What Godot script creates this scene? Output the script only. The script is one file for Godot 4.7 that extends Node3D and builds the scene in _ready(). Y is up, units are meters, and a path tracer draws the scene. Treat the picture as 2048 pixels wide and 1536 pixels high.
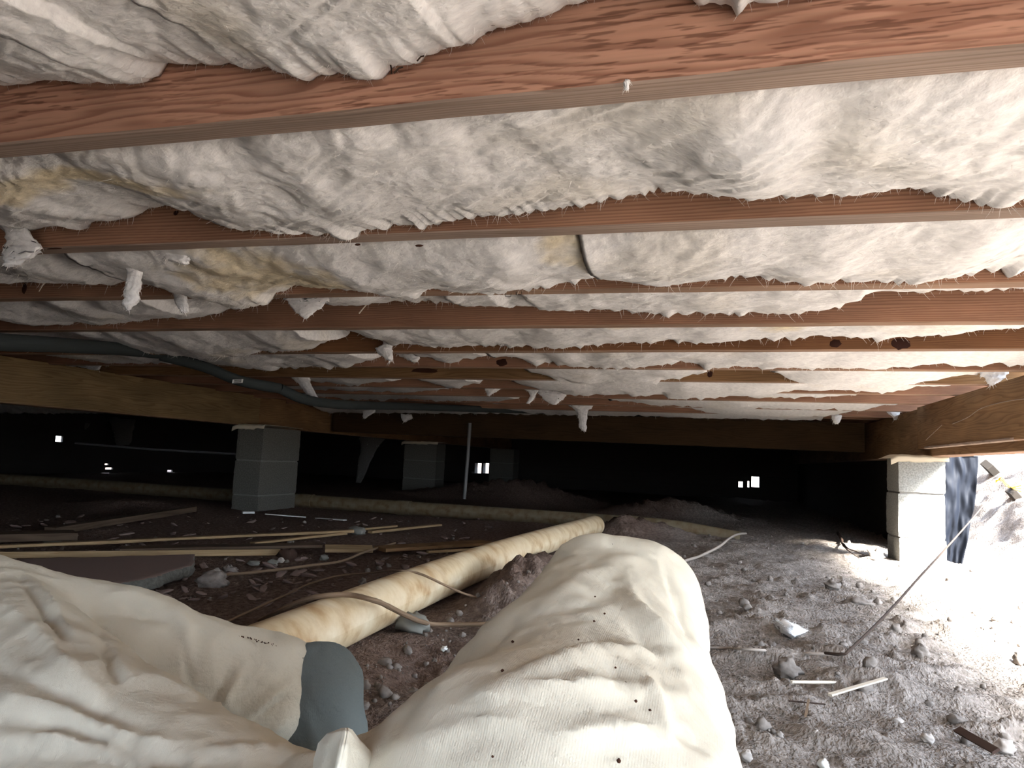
extends Node3D
# A low crawl space under a timber floor, seen by someone lying on the soil. y is up, metres; joists run along x, girders along z.

const CAM := Vector3(0, 0.43, 0)          # the eye, 43 cm above the soil
const EULER := Vector3(0.104350376, 0.283823030, 0.0474034308)
const FOCAL := 1422.1365                  # focal length in pixels of a 2048 x 1536 picture
const Z1 := 0.6990759                     # depth of the rear face of the first joist
const PITCH := 0.406                      # joist spacing, 16 inches
const THICK := 0.038
const JB := 0.7946                        # height of the joists' undersides
const DECK := 1.03                        # underside of the floor deck

var basis_cam := Basis.from_euler(EULER)
var n_big := FastNoiseLite.new()
var n_mid := FastNoiseLite.new()
var n_fine := FastNoiseLite.new()
var n_ridge := FastNoiseLite.new()
var n_cell := FastNoiseLite.new()
var used := {}
var M := {}
var joist_y := {}
var rng := RandomNumberGenerator.new()

# ---------------------------------------------------------------- measuring
func ray(px: float, py: float) -> Vector3:
	return basis_cam * Vector3((px - 1024.0) / FOCAL, -(py - 768.0) / FOCAL, -1.0)

func on_y(px: float, py: float, h: float) -> Vector3:
	var d := ray(px, py)
	return CAM + d * ((h - CAM.y) / d.y)

func on_z(px: float, py: float, z: float) -> Vector3:
	var d := ray(px, py)
	return CAM + d * (z / d.z)

func on_x(px: float, py: float, x: float) -> Vector3:
	var d := ray(px, py)
	return CAM + d * (x / d.x)

func at(px: float, py: float, depth: float) -> Vector3:
	return CAM + ray(px, py) * depth

func pix(p: Vector3) -> Vector2:
	var c := (p - CAM) * basis_cam
	return Vector2(1024.0 - FOCAL * c.x / c.z, 768.0 + FOCAL * c.y / c.z)

func rear(j: int) -> float:
	return -(Z1 + PITCH * (j - 1))

# ---------------------------------------------------------------- naming
func numbered(called: String) -> String:
	var k: int = used.get(called, 0)
	used[called] = k + 1
	return called if k == 0 else "%s_%03d" % [called, k]

func tag(o: Node, label: String, category: String, group := "") -> Node:
	o.set_meta("label", label)
	o.set_meta("category", category)
	if group != "":
		o.set_meta("group", group)
	return o

func thing(called: String, label: String, category: String, where := Vector3.ZERO, group := "") -> Node3D:
	var o := Node3D.new()
	o.name = numbered(called)
	add_child(o, true)
	o.position = where
	tag(o, label, category, group)
	return o

func part(called: String, mesh: Mesh, mat: Material, parent: Node = null) -> MeshInstance3D:
	var o := MeshInstance3D.new()
	o.mesh = mesh
	if mat != null:
		o.material_override = mat
	o.cast_shadow = GeometryInstance3D.SHADOW_CASTING_SETTING_ON
	if parent == null:
		o.name = numbered(called)
		add_child(o, true)
	else:
		o.name = called
		var k := 1
		while parent.has_node(NodePath(String(o.name))):
			o.name = "%s_%03d" % [called, k]
			k += 1
		parent.add_child(o, true)
	return o

func struct(called: String, mesh: Mesh, mat: Material, parent: Node = null) -> MeshInstance3D:
	var o := part(called, mesh, mat, parent)
	if parent == null:
		o.set_meta("kind", "structure")
	return o

# ---------------------------------------------------------------- mesh helpers
func from_arrays(v: PackedVector3Array, idx: PackedInt32Array, col := PackedColorArray(), uv := PackedVector2Array(), mat: Material = null, am: ArrayMesh = null) -> ArrayMesh:
	# smooth normals, area weighted; clockwise front faces
	var nrm := PackedVector3Array()
	nrm.resize(v.size())
	for i in range(0, idx.size(), 3):
		var a := idx[i]
		var b := idx[i + 1]
		var c := idx[i + 2]
		var n := (v[c] - v[a]).cross(v[b] - v[a])
		nrm[a] += n
		nrm[b] += n
		nrm[c] += n
	for i in nrm.size():
		nrm[i] = nrm[i].normalized()
	var arr := []
	arr.resize(Mesh.ARRAY_MAX)
	arr[Mesh.ARRAY_VERTEX] = v
	arr[Mesh.ARRAY_NORMAL] = nrm
	arr[Mesh.ARRAY_INDEX] = idx
	if col.size() == v.size():
		arr[Mesh.ARRAY_COLOR] = col
	if uv.size() == v.size():
		arr[Mesh.ARRAY_TEX_UV] = uv
	if am == null:
		am = ArrayMesh.new()
	am.add_surface_from_arrays(Mesh.PRIMITIVE_TRIANGLES, arr)
	if mat != null:
		am.surface_set_material(am.get_surface_count() - 1, mat)
	return am

func loft(rings: Array, caps := true, uvs := Vector2.ONE) -> ArrayMesh:
	# rings of equal length, each going round counter-clockwise seen from the far end
	var n: int = rings[0].size()
	var v := PackedVector3Array()
	var uv := PackedVector2Array()
	var idx := PackedInt32Array()
	var along := 0.0
	for r in rings.size():
		if r > 0:
			along += (rings[r][0] - rings[r - 1][0]).length()
		for k in n + 1:
			v.append(rings[r][k % n])
			uv.append(Vector2(along * uvs.x, float(k) / n * uvs.y))
	var w := n + 1
	for r in rings.size() - 1:
		for k in n:
			var a := r * w + k
			idx.append_array([a, a + 1, a + w, a + 1, a + w + 1, a + w])
	if caps:
		for e in 2:
			var ring: PackedVector3Array = rings[0] if e == 0 else rings[rings.size() - 1]
			var mid := Vector3.ZERO
			for p in ring:
				mid += p
			mid /= n
			var s := v.size()
			v.append(mid)
			uv.append(Vector2(0.5, 0.5))
			for p in ring:
				v.append(p)
				uv.append(Vector2(0.1, 0.1))
			for k in n:
				if e == 0:
					idx.append_array([s, s + 1 + (k + 1) % n, s + 1 + k])
				else:
					idx.append_array([s, s + 1 + k, s + 1 + (k + 1) % n])
	# seam columns share their normal
	var am := from_arrays(v, idx, PackedColorArray(), uv)
	return am

func ring_at(c: Vector3, dir: Vector3, rx: float, ry: float, n: int, up := Vector3.UP) -> PackedVector3Array:
	var d := dir.normalized()
	var side := d.cross(up)
	if side.length() < 0.01:
		side = d.cross(Vector3.RIGHT)
	side = side.normalized()
	var u := side.cross(d).normalized()
	var out := PackedVector3Array()
	for k in n:
		var a := TAU * k / n
		out.append(c + side * cos(a) * rx - u * sin(a) * ry)
	return out

func smooth_path(pts: Array, step: float) -> PackedVector3Array:
	var c := Curve3D.new()
	c.bake_interval = step
	for i in pts.size():
		var p: Vector3 = pts[i]
		var a: Vector3 = pts[maxi(i - 1, 0)]
		var b: Vector3 = pts[mini(i + 1, pts.size() - 1)]
		var t := (b - a) / 6.0
		var lin := (p - a).length()
		var lout := (b - p).length()
		if t.length() > 0.0:
			var dirn := t.normalized()
			c.add_point(p, -dirn * lin / 3.0, dirn * lout / 3.0)
		else:
			c.add_point(p)
	return c.get_baked_points()

func tube(pts: PackedVector3Array, r: float, n := 10, wobble := 0.0, taper := false) -> ArrayMesh:
	var rings := []
	for i in pts.size():
		var d := pts[mini(i + 1, pts.size() - 1)] - pts[maxi(i - 1, 0)]
		if d.length() < 1e-6:
			d = Vector3.FORWARD
		var k := 1.0 + wobble * n_mid.get_noise_3dv(pts[i] * 30.0)
		if taper:
			k *= 1.0 - 0.85 * float(i) / pts.size()
		rings.append(ring_at(pts[i], d, r * k, r * k, n))
	return loft(rings)

func box(size: Vector3, ch: float, center := Vector3.ZERO, st: SurfaceTool = null) -> SurfaceTool:
	# chamfered box, flat shaded
	if st == null:
		st = SurfaceTool.new()
		st.begin(Mesh.PRIMITIVE_TRIANGLES)
		st.set_smooth_group(-1)
	var h := size / 2.0
	ch = minf(ch, minf(h.x, minf(h.y, h.z)) * 0.9)
	var quad := func(a: Vector3, b: Vector3, c: Vector3, d: Vector3):
		var n := (c - a).cross(b - a)
		var q := [a, b, c, a, c, d]
		if n.dot((a + b + c + d) / 4.0) < 0.0:
			q = [a, c, b, a, d, c]
		for p in q:
			st.set_uv(Vector2(p.x + p.z, p.y))
			st.add_vertex(p + center)
	for ax in 3:
		var b := (ax + 1) % 3
		var c := (ax + 2) % 3
		for s in [-1.0, 1.0]:
			var pts := []
			for k in [[-1, -1], [1, -1], [1, 1], [-1, 1]]:
				var p := Vector3.ZERO
				p[ax] = h[ax] * s
				p[b] = (h[b] - ch) * k[0]
				p[c] = (h[c] - ch) * k[1]
				pts.append(p)
			quad.call(pts[0], pts[1], pts[2], pts[3])
			for s2 in [-1.0, 1.0]:
				var e := []
				for k in [[-1, 0], [1, 0], [1, 1], [-1, 1]]:
					var p := Vector3.ZERO
					p[ax] = (h[ax] - ch) * k[0]
					p[b] = h[b] * s if k[1] == 0 else (h[b] - ch) * s
					p[c] = (h[c] - ch) * s2 if k[1] == 0 else h[c] * s2
					e.append(p)
				quad.call(e[0], e[1], e[2], e[3])
	for sx in [-1.0, 1.0]:
		for sy in [-1.0, 1.0]:
			for sz in [-1.0, 1.0]:
				var s := Vector3(sx, sy, sz)
				var a := Vector3(h.x, h.y - ch, h.z - ch) * s
				var b2 := Vector3(h.x - ch, h.y, h.z - ch) * s
				var c2 := Vector3(h.x - ch, h.y - ch, h.z) * s
				quad.call(a, b2, c2, c2)
	return st

func done(st: SurfaceTool) -> ArrayMesh:
	st.generate_normals()
	return st.commit()

func rock(seed_value: int, size: Vector3, rough := 0.35, rings := 9, sides := 12) -> ArrayMesh:
	var v := PackedVector3Array()
	var idx := PackedInt32Array()
	var off := Vector3(seed_value * 7.13, seed_value * 3.7, seed_value * 1.9)
	for r in rings + 1:
		var th := PI * r / rings
		for k in sides + 1:
			var ph := TAU * (k % sides) / sides
			var d := Vector3(sin(th) * cos(ph), cos(th), sin(th) * sin(ph))
			var f := 1.0 + rough * n_mid.get_noise_3dv(d * 1.3 + off) + rough * 0.5 * n_mid.get_noise_3dv(d * 3.1 - off)
			v.append(d * f * size)
	var w := sides + 1
	for r in rings:
		for k in sides:
			var a := r * w + k
			idx.append_array([a, a + 1, a + w, a + 1, a + w + 1, a + w])
	# clockwise outside
	var flipped := PackedInt32Array()
	for i in range(0, idx.size(), 3):
		flipped.append_array([idx[i], idx[i + 2], idx[i + 1]])
	return from_arrays(v, flipped)

# ---------------------------------------------------------------- textures and materials
func noise_img(w: int, h: int, f: Callable) -> ImageTexture:
	var im := Image.create_empty(w, h, false, Image.FORMAT_RGB8)
	for y in h:
		for x in w:
			im.set_pixel(x, y, f.call(x, y))
	return ImageTexture.create_from_image(im)

func wood_image(w: int, h: int, seed_value: int, rings: float, wave: float, light: Color, dark: Color, streak: float) -> ImageTexture:
	var n := FastNoiseLite.new()
	n.seed = seed_value
	n.frequency = 0.012
	n.fractal_octaves = 3
	var f := FastNoiseLite.new()
	f.seed = seed_value + 5
	f.frequency = 0.03
	f.fractal_octaves = 2
	var rad := w / TAU
	return noise_img(w, h, func(x: int, y: int) -> Color:
		var a := TAU * x / w
		var cx := cos(a) * rad
		var sy := sin(a) * rad
		var v := float(y) / h
		var warp := n.get_noise_3d(cx * 0.22, sy * 0.22, y * 0.9) * wave
		var s := fposmod(v * rings * (0.75 + 0.5 * v) + warp, 1.0)
		var band := smoothstep(0.35, 0.9, s) * (1.0 - smoothstep(0.93, 1.0, s))
		var fib := f.get_noise_3d(cx * 0.35, sy * 0.35, y * 7.0)
		var blot := n.get_noise_3d(cx * 0.5 + 900.0, sy * 0.5, y * 0.5)
		var c := light.lerp(dark, clampf(band * 0.75 + fib * 0.25, 0.0, 1.0))
		c = c * (1.0 + 0.16 * blot + 0.10 * fib)
		if streak > 0.0:
			var low := smoothstep(0.25, 0.6, v) * (1.0 - smoothstep(0.96, 1.0, v))
			var d := f.get_noise_3d(cx * 0.75 + 300.0, sy * 0.75, y * 6.5)
			var e := smoothstep(0.18, 0.36, d) * low * streak * smoothstep(-0.2, 0.25, blot + 0.1)
			c = c.lerp(Color(0.16, 0.075, 0.04), e * 0.36)
		c.a = 1.0
		return c.clamp())

func std(albedo: Color, rough := 0.9, tex: Texture2D = null, scale := Vector3.ONE, tri := false) -> StandardMaterial3D:
	var m := StandardMaterial3D.new()
	m.albedo_color = albedo
	m.roughness = rough
	m.metallic_specular = 0.3
	if tex != null:
		m.albedo_texture = tex
		m.uv1_scale = scale
		m.uv1_triplanar = tri
		m.uv1_world_triplanar = tri
	return m

func relief(m: StandardMaterial3D, tex: Texture2D, cm: float) -> StandardMaterial3D:
	m.heightmap_enabled = true
	m.heightmap_texture = tex
	m.heightmap_scale = cm
	return m

func noise_tex(freq: float, octaves: int, lo: Color, hi: Color, seed_value: int, size := 512, kind := FastNoiseLite.TYPE_SIMPLEX_SMOOTH) -> NoiseTexture2D:
	var n := FastNoiseLite.new()
	n.noise_type = kind
	n.seed = seed_value
	n.frequency = freq
	n.fractal_octaves = octaves
	n.fractal_gain = 0.6
	var t := NoiseTexture2D.new()
	t.width = size
	t.height = size
	t.seamless = true
	t.noise = n
	var g := Gradient.new()
	g.set_color(0, lo)
	g.set_color(1, hi)
	t.color_ramp = g
	return t

func make_materials() -> void:
	var tight := wood_image(1024, 256, 11, 26.0, 2.0, Color(0.60, 0.455, 0.37), Color(0.45, 0.315, 0.25), 0.0)
	var broad := wood_image(1536, 256, 4, 13.0, 2.6, Color(0.66, 0.505, 0.425), Color(0.49, 0.345, 0.28), 1.0)
	var tan_w := wood_image(1024, 256, 23, 15.0, 3.2, Color(0.68, 0.58, 0.44), Color(0.56, 0.46, 0.33), 0.0)
	var grey_w := wood_image(1024, 128, 31, 9.0, 2.0, Color(0.56, 0.49, 0.44), Color(0.46, 0.39, 0.34), 0.0)
	M.tight = relief(std(Color(0.90, 0.90, 0.89), 0.85, tight), tight, 0.06)
	M.broad = relief(std(Color.WHITE, 0.85, broad), broad, 0.08)
	M.tan = relief(std(Color(0.70, 0.69, 0.66), 0.85, tan_w), tan_w, 0.06)
	M.brown = std(Color(0.72, 0.66, 0.62), 0.85, tan_w)
	M.olive = std(Color(0.72, 0.68, 0.58), 0.85, tight)
	M.under = std(Color.WHITE, 0.9, grey_w)
	M.under_warm = std(Color(1.0, 0.94, 0.88), 0.9, grey_w)
	M.lath = std(Color(0.92, 0.92, 0.92), 0.8, tan_w, Vector3(1.0, 3.0, 1.0))
	M.offcut = std(Color(0.19, 0.175, 0.16), 0.9)
	M.greyboard = std(Color(0.62, 0.60, 0.56), 0.9, grey_w)
	var fluff := noise_tex(0.02, 5, Color(0.25, 0.25, 0.25), Color(0.85, 0.85, 0.85), 7)
	var m := StandardMaterial3D.new()
	m.vertex_color_use_as_albedo = true
	m.roughness = 1.0
	m.metallic_specular = 0.05
	m.uv1_triplanar = true
	m.uv1_world_triplanar = true
	m.uv1_scale = Vector3(4.5, 9.0, 7.0)
	relief(m, fluff, 0.3)
	m.albedo_texture = noise_tex(0.016, 6, Color(0.84, 0.84, 0.85), Color(1.0, 1.0, 1.0), 41)
	M.wool = m
	M.fibre = std(Color(0.91, 0.90, 0.88), 1.0)
	# soil
	var soil := noise_tex(0.018, 6, Color(0.38, 0.35, 0.325), Color(0.68, 0.645, 0.61), 3, 1024)
	var grit := noise_tex(0.045, 5, Color(0.1, 0.1, 0.1), Color(0.9, 0.9, 0.9), 9, 1024)
	M.soil = relief(std(Color.WHITE, 1.0, soil, Vector3(2.1, 2.1, 2.1), true), grit, 0.85)
	M.soil.metallic_specular = 0.1
	M.soil.vertex_color_use_as_albedo = true
	M.clod = std(Color(0.93, 0.93, 0.93), 1.0, soil, Vector3(2.1, 2.1, 2.1), true)
	M.stone = relief(std(Color(0.66, 0.63, 0.60), 0.95), grit, 0.1)
	M.stone_grey = std(Color(0.50, 0.495, 0.465), 0.95)
	M.slab = std(Color(0.50, 0.43, 0.40), 0.95)
	M.splint = std(Color(0.84, 0.80, 0.73), 0.8)
	M.cable_dark = std(Color(0.24, 0.195, 0.165), 0.9)
	M.dark_chip = std(Color(0.25, 0.19, 0.16), 0.9)
	# masonry
	var pore := noise_tex(0.05, 4, Color(0.50, 0.50, 0.49), Color(0.74, 0.74, 0.73), 15)
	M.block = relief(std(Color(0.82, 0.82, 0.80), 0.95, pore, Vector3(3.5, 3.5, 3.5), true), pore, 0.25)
	M.block_darkened = relief(std(Color(0.60, 0.59, 0.56), 0.95, pore, Vector3(3.5, 3.5, 3.5), true), pore, 0.25)  # shade of the far piers put into the block colour; also the slab edge
	M.block_dark = std(Color(0.45, 0.44, 0.42), 0.95)
	M.cap = std(Color(0.83, 0.79, 0.70), 0.7)
	# plastics
	var grime := noise_tex(0.010, 6, Color(0.62, 0.48, 0.32), Color(0.90, 0.86, 0.76), 19)
	grime.color_ramp.add_point(0.42, Color(0.80, 0.72, 0.58))
	M.pvc = std(Color.WHITE, 0.5, grime, Vector3(1.1, 1.7, 1.7), true)
	M.pvc.metallic_specular = 0.4
	M.pvc_dull = std(Color(0.52, 0.51, 0.50), 0.6, grime, Vector3(2.2, 2.2, 2.2), true)
	M.foam = std(Color(0.19, 0.21, 0.21), 0.85)
	M.sheet = std(Color(0.07, 0.085, 0.115), 0.55)
	M.sheet.metallic_specular = 0.25
	M.sticker = std(Color(0.85, 0.85, 0.83), 0.5)
	M.ink = std(Color(0.12, 0.12, 0.12), 0.7)
	M.cable = std(Color(0.50, 0.42, 0.34), 0.7)
	M.cable_pale = std(Color(0.62, 0.58, 0.54), 0.7)
	M.root = std(Color(0.20, 0.15, 0.12), 0.9)
	M.strap = std(Color(0.78, 0.62, 0.14), 0.6)
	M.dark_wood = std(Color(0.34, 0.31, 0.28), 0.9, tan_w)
	M.deck = std(Color(0.45, 0.34, 0.26), 0.9)
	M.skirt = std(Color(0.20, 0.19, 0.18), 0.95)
	M.knot = std(Color(0.17, 0.08, 0.05), 0.8)
	M.stain = std(Color(0.22, 0.13, 0.09), 0.9)
	M.steel = std(Color(0.45, 0.45, 0.45), 0.6)
	# cloth
	var weave := noise_img(1024, 4, func(x: int, _y: int) -> Color:
		var q := 0.5 + 0.4 * sin(TAU * x / 8.0)
		return Color(q, q, q))
	var crease := FastNoiseLite.new()
	crease.seed = 52
	crease.noise_type = FastNoiseLite.TYPE_CELLULAR
	crease.cellular_return_type = FastNoiseLite.RETURN_DISTANCE2_SUB
	crease.frequency = 0.010
	crease.fractal_octaves = 2
	crease.domain_warp_enabled = true
	crease.domain_warp_amplitude = 40.0
	var crinkle := NoiseTexture2D.new()
	crinkle.width = 512
	crinkle.height = 512
	crinkle.seamless = true
	crinkle.noise = crease
	crinkle.as_normal_map = true
	crinkle.bump_strength = 10.0
	M.cloth = StandardMaterial3D.new()
	M.cloth.albedo_color = Color(0.785, 0.765, 0.70)
	M.cloth.roughness = 0.85
	M.cloth.metallic_specular = 0.2
	M.cloth.uv1_triplanar = true
	M.cloth.uv1_world_triplanar = true
	M.cloth.uv1_scale = Vector3(6, 6, 6)
	M.cloth.normal_enabled = true
	M.cloth.normal_texture = crinkle
	M.cloth.normal_scale = 0.55
	relief(M.cloth, weave, 0.008)
	M.trouser = M.cloth.duplicate()
	M.trouser.albedo_color = Color(0.42, 0.455, 0.455)
	relief(M.trouser, weave, 0.02)

func _ready() -> void:
	# ---------- camera, sky, exposure
	var cam := Camera3D.new()
	cam.name = "camera"
	cam.position = CAM
	cam.rotation = EULER
	cam.fov = rad_to_deg(2.0 * atan(768.0 / FOCAL))
	cam.near = 0.02
	cam.far = 200.0
	add_child(cam)
	cam.current = true
	var env := Environment.new()
	env.background_mode = Environment.BG_SKY
	var sky := Sky.new()
	var sm := ProceduralSkyMaterial.new()
	sm.sky_top_color = Color(0.74, 0.84, 0.98)
	sm.sky_horizon_color = Color(0.92, 0.96, 1.0)
	sm.ground_bottom_color = Color(0.45, 0.43, 0.40)
	sm.ground_horizon_color = Color(0.6, 0.58, 0.55)
	sm.sky_curve = 0.3
	sky.sky_material = sm
	env.sky = sky
	env.background_energy_multiplier = 12.0
	env.tonemap_mode = Environment.TONE_MAPPER_LINEAR
	env.tonemap_exposure = 1.3
	env.sdfgi_enabled = true
	env.ssao_enabled = true
	env.ssil_enabled = true
	var we := WorldEnvironment.new()
	we.name = "world_environment"
	we.environment = env
	add_child(we)
	var sun := DirectionalLight3D.new()
	sun.name = "sun"
	sun.light_color = Color(1.0, 0.98, 0.95)
	sun.light_energy = 15.0
	sun.light_angular_distance = 12.0
	sun.shadow_enabled = true
	sun.look_at_from_position(Vector3(2.0, 2.45, 1.6), Vector3.ZERO)
	add_child(sun)
	# ---------- noises
	rng.seed = 20
	n_big.seed = 1; n_big.frequency = 1.0; n_big.fractal_octaves = 2
	n_mid.seed = 2; n_mid.frequency = 1.0; n_mid.fractal_octaves = 3
	n_fine.seed = 3; n_fine.frequency = 1.0; n_fine.fractal_octaves = 2
	n_ridge.seed = 4; n_ridge.frequency = 1.0; n_ridge.fractal_type = FastNoiseLite.FRACTAL_RIDGED; n_ridge.fractal_octaves = 3
	n_cell.seed = 6; n_cell.noise_type = FastNoiseLite.TYPE_CELLULAR; n_cell.frequency = 1.0; n_cell.cellular_return_type = FastNoiseLite.RETURN_DISTANCE; n_cell.fractal_type = FastNoiseLite.FRACTAL_NONE
	make_materials()
	build_ground()
	build_shell()
	build_joists()
	build_girders()
	build_batts()
	build_tufts()
	build_piers()
	build_pipes()
	build_outside()
	build_litter()
	build_person()

# ---------------------------------------------------------------- the soil
var mounds := []

func soil(x: float, z: float) -> float:
	var right := smoothstep(-0.75, 0.1, x)
	var h := 0.016 * n_big.get_noise_2d(x * 1.3, z * 1.3)
	h += 0.012 * n_mid.get_noise_2d(x * 4.2, z * 6.0) * (0.5 + 0.5 * right)
	var rg := n_ridge.get_noise_2d(x * 1.9 + 7.0, z * 3.4)
	h += 0.024 * maxf(0.0, rg - 0.15) * (0.3 + 0.7 * right)
	var clump := smoothstep(-0.02, 0.30, n_mid.get_noise_2d(x * 2.0 + 5.0, z * 4.6))
	h += 0.0095 * n_mid.get_noise_2d(x * 13.0, z * 20.0) * (0.3 + 0.7 * right) * (0.25 + clump)
	var cl := n_mid.get_noise_2d(x * 9.0 + 31.0, z * 13.0)
	h += 0.012 * smoothstep(0.20, 0.46, cl) * (0.7 + 0.6 * n_fine.get_noise_2d(x * 30.0, z * 30.0)) * right * (0.3 + clump)
	h += 0.0046 * n_fine.get_noise_2d(x * 44.0, z * 60.0) * (0.35 + 0.3 * right) * (0.15 + clump)
	for m in mounds:
		var dx: float = (x - m[0]) / m[2]
		var dz: float = (z - m[1]) / m[3]
		var q := dx * dx + dz * dz
		if q < 6.0:
			var lump := 1.0 + 0.5 * n_mid.get_noise_2d(x * 11.0, z * 11.0)
			h += m[4] * exp(-q) * lump
	if x > 1.2:
		var far := smoothstep(-1.6, -3.4, z)
		var t := smoothstep(lerpf(1.9, 1.32, far), lerpf(3.6, 2.25, far), x)
		h += lerpf(0.25, 0.60, far) * t
		h += minf(t * 3.0, 1.0) * (1.0 - 0.7 * t) * (0.10 * n_ridge.get_noise_2d(x * 2.6, z * 2.6) + 0.05 * n_mid.get_noise_2d(x * 9.0, z * 9.0))
	return h

func soil_at(p: Vector3, lift := 0.0) -> Vector3:
	return Vector3(p.x, soil(p.x, p.z) + lift, p.z)

func on_soil(px: float, py: float, lift := 0.0) -> Vector3:
	var p := on_y(px, py, lift)
	for i in 4:
		p = on_y(px, py, soil(p.x, p.z) + lift)
	return p

func sight_soil(px: float, py: float, start := 2.4) -> Vector3:
	# where the line of sight first meets the soil or the bank
	var d := start
	while d < 12.0:
		var p := at(px, py, d)
		if p.y < soil(p.x, p.z):
			return p
		d += 0.01
	return at(px, py, 6.0)

func build_ground() -> void:
	# heaps of loose soil: x, z, half widths, height
	var heap := func(px: float, py: float, w: float, d: float, h: float):
		var p := on_y(px, py, h * 0.5)
		mounds.append([p.x, p.z, w, d, h])
	heap.call(1045, 1155, 0.11, 0.22, 0.115)
	heap.call(1000, 1210, 0.10, 0.10, 0.05)
	heap.call(1085, 1120, 0.08, 0.20, 0.05)
	heap.call(1250, 1052, 0.16, 0.14, 0.10)
	heap.call(1320, 1062, 0.20, 0.10, 0.05)
	heap.call(1340, 1018, 0.50, 0.25, 0.15)
	heap.call(1000, 985, 0.9, 0.35, 0.16)
	heap.call(1060, 1000, 0.5, 0.3, 0.08)
	heap.call(290, 1010, 0.5, 0.25, 0.05)
	heap.call(1690, 1320, 0.16, 0.06, 0.03)
	heap.call(1560, 1325, 0.12, 0.05, 0.025)
	heap.call(1740, 1370, 0.14, 0.07, 0.025)
	heap.call(1640, 1245, 0.18, 0.05, -0.03)
	heap.call(1500, 1290, 0.16, 0.05, -0.025)
	heap.call(900, 1350, 0.14, 0.16, -0.05)
	var angles := PackedFloat32Array()
	var a := -180.0
	while a < 180.0:
		angles.append(deg_to_rad(a))
		a += 0.28 if (a >= -66.0 and a < 34.0) else (1.0 if a > 30.0 and a < 100.0 else 4.0)
	var radii := PackedFloat32Array()
	var r := 0.2
	while r < 34.0:
		radii.append(r)
		r *= 1.0085 if r < 9.0 else 1.05
	var na := angles.size()
	var nr := radii.size()
	var v := PackedVector3Array()
	v.resize(na * nr + 1)
	for i in nr:
		for k in na:
			var x := radii[i] * sin(angles[k])
			var z := -radii[i] * cos(angles[k])
			v[i * na + k] = Vector3(x, soil(x, z), z)
	v[na * nr] = Vector3(0, soil(0, 0), 0)
	var idx := PackedInt32Array()
	idx.resize(((nr - 1) * na * 2 + na) * 3)
	var q := 0
	for i in nr - 1:
		for k in na:
			var k2 := (k + 1) % na
			var p := i * na
			for t in [p + k, p + na + k, p + k2, p + k2, p + na + k, p + na + k2]:
				idx[q] = t
				q += 1
	for k in na:
		idx[q] = na * nr
		idx[q + 1] = k
		idx[q + 2] = (k + 1) % na
		q += 3
	# redder soil inside, its colour also darkened for shade; dusty grey towards the opening
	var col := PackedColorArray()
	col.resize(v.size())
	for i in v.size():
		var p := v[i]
		var dry := smoothstep(-0.35, 0.15, p.x + 0.10 * p.z * 0.3 + 0.35 + 0.25 * n_mid.get_noise_2d(p.x * 1.7, p.z * 1.7))  # how far the soil keeps its undarkened grey
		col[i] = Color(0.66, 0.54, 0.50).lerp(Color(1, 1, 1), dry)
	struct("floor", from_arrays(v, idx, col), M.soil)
	# loose crumbs of soil, past counting
	var forms := [rock(1, Vector3.ONE, 0.6, 5, 7), rock(2, Vector3(1.2, 0.8, 0.9), 0.7, 5, 7), rock(3, Vector3(0.8, 1.0, 1.3), 0.6, 5, 7)]
	for f in 3:
		var spots := []
		for i in 2200:
			var ang := deg_to_rad(rng.randf_range(-62.0, 26.0))
			var rad := 0.8 * pow(6.5, rng.randf())
			var p := Vector3(rad * sin(ang), 0, -rad * cos(ang))
			var keep := smoothstep(-0.9, 0.4, p.x) * 0.9 + 0.12
			keep *= 0.12 + smoothstep(-0.02, 0.30, n_mid.get_noise_2d(p.x * 2.0 + 5.0, p.z * 4.6))
			if rng.randf() > keep or p.x > 1.35:
				continue
			if absf(p.x + 0.79) < 0.075 and p.z > -4.5:
				continue
			spots.append(p)
		for i in 160:
			var p := on_y(rng.randf_range(700, 1180), rng.randf_range(1120, 1420), 0.0)
			if absf(p.x + 0.79) > 0.09:
				spots.append(p)
		var mm := MultiMesh.new()
		mm.transform_format = MultiMesh.TRANSFORM_3D
		mm.mesh = forms[f]
		mm.instance_count = spots.size()
		for i in spots.size():
			var p: Vector3 = spots[i]
			var s := 0.0018 + 0.013 * pow(rng.randf(), 5.0)
			var b := Basis.from_euler(Vector3(rng.randf() * TAU, rng.randf() * TAU, rng.randf() * TAU)).scaled(Vector3.ONE * s)
			mm.set_instance_transform(i, Transform3D(b, soil_at(p, s * 0.3)))
		var o := MultiMeshInstance3D.new()
		o.name = numbered("soil_crumbs")
		o.multimesh = mm
		o.material_override = M.clod
		add_child(o, true)
		o.set_meta("kind", "stuff")
		tag(o, ["small rounded soil crumbs scattered over the trampled dirt", "small flat soil crumbs scattered over the trampled dirt", "small long soil crumbs scattered over the trampled dirt"][f], "soil")

# ---------------------------------------------------------------- the shell
func wall_with_holes(lo: Vector2, hi: Vector2, holes: Array, place: Callable) -> ArrayMesh:
	var us := [lo.x, hi.x]
	var vs := [lo.y, hi.y]
	for h in holes:
		us.append_array([h[0], h[2]])
		vs.append_array([h[1], h[3]])
	us.sort()
	vs.sort()
	var st: SurfaceTool = null
	for i in us.size() - 1:
		for k in vs.size() - 1:
			if us[i + 1] - us[i] < 1e-5 or vs[k + 1] - vs[k] < 1e-5:
				continue
			var c := Vector2((us[i] + us[i + 1]) / 2.0, (vs[k] + vs[k + 1]) / 2.0)
			var open := false
			for h in holes:
				if c.x > h[0] and c.x < h[2] and c.y > h[1] and c.y < h[3]:
					open = true
			if open:
				continue
			var r: Array = place.call(c, Vector2(us[i + 1] - us[i], vs[k + 1] - vs[k]))
			st = box(r[1], 0.0005, r[0], st)
	return done(st)

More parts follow.
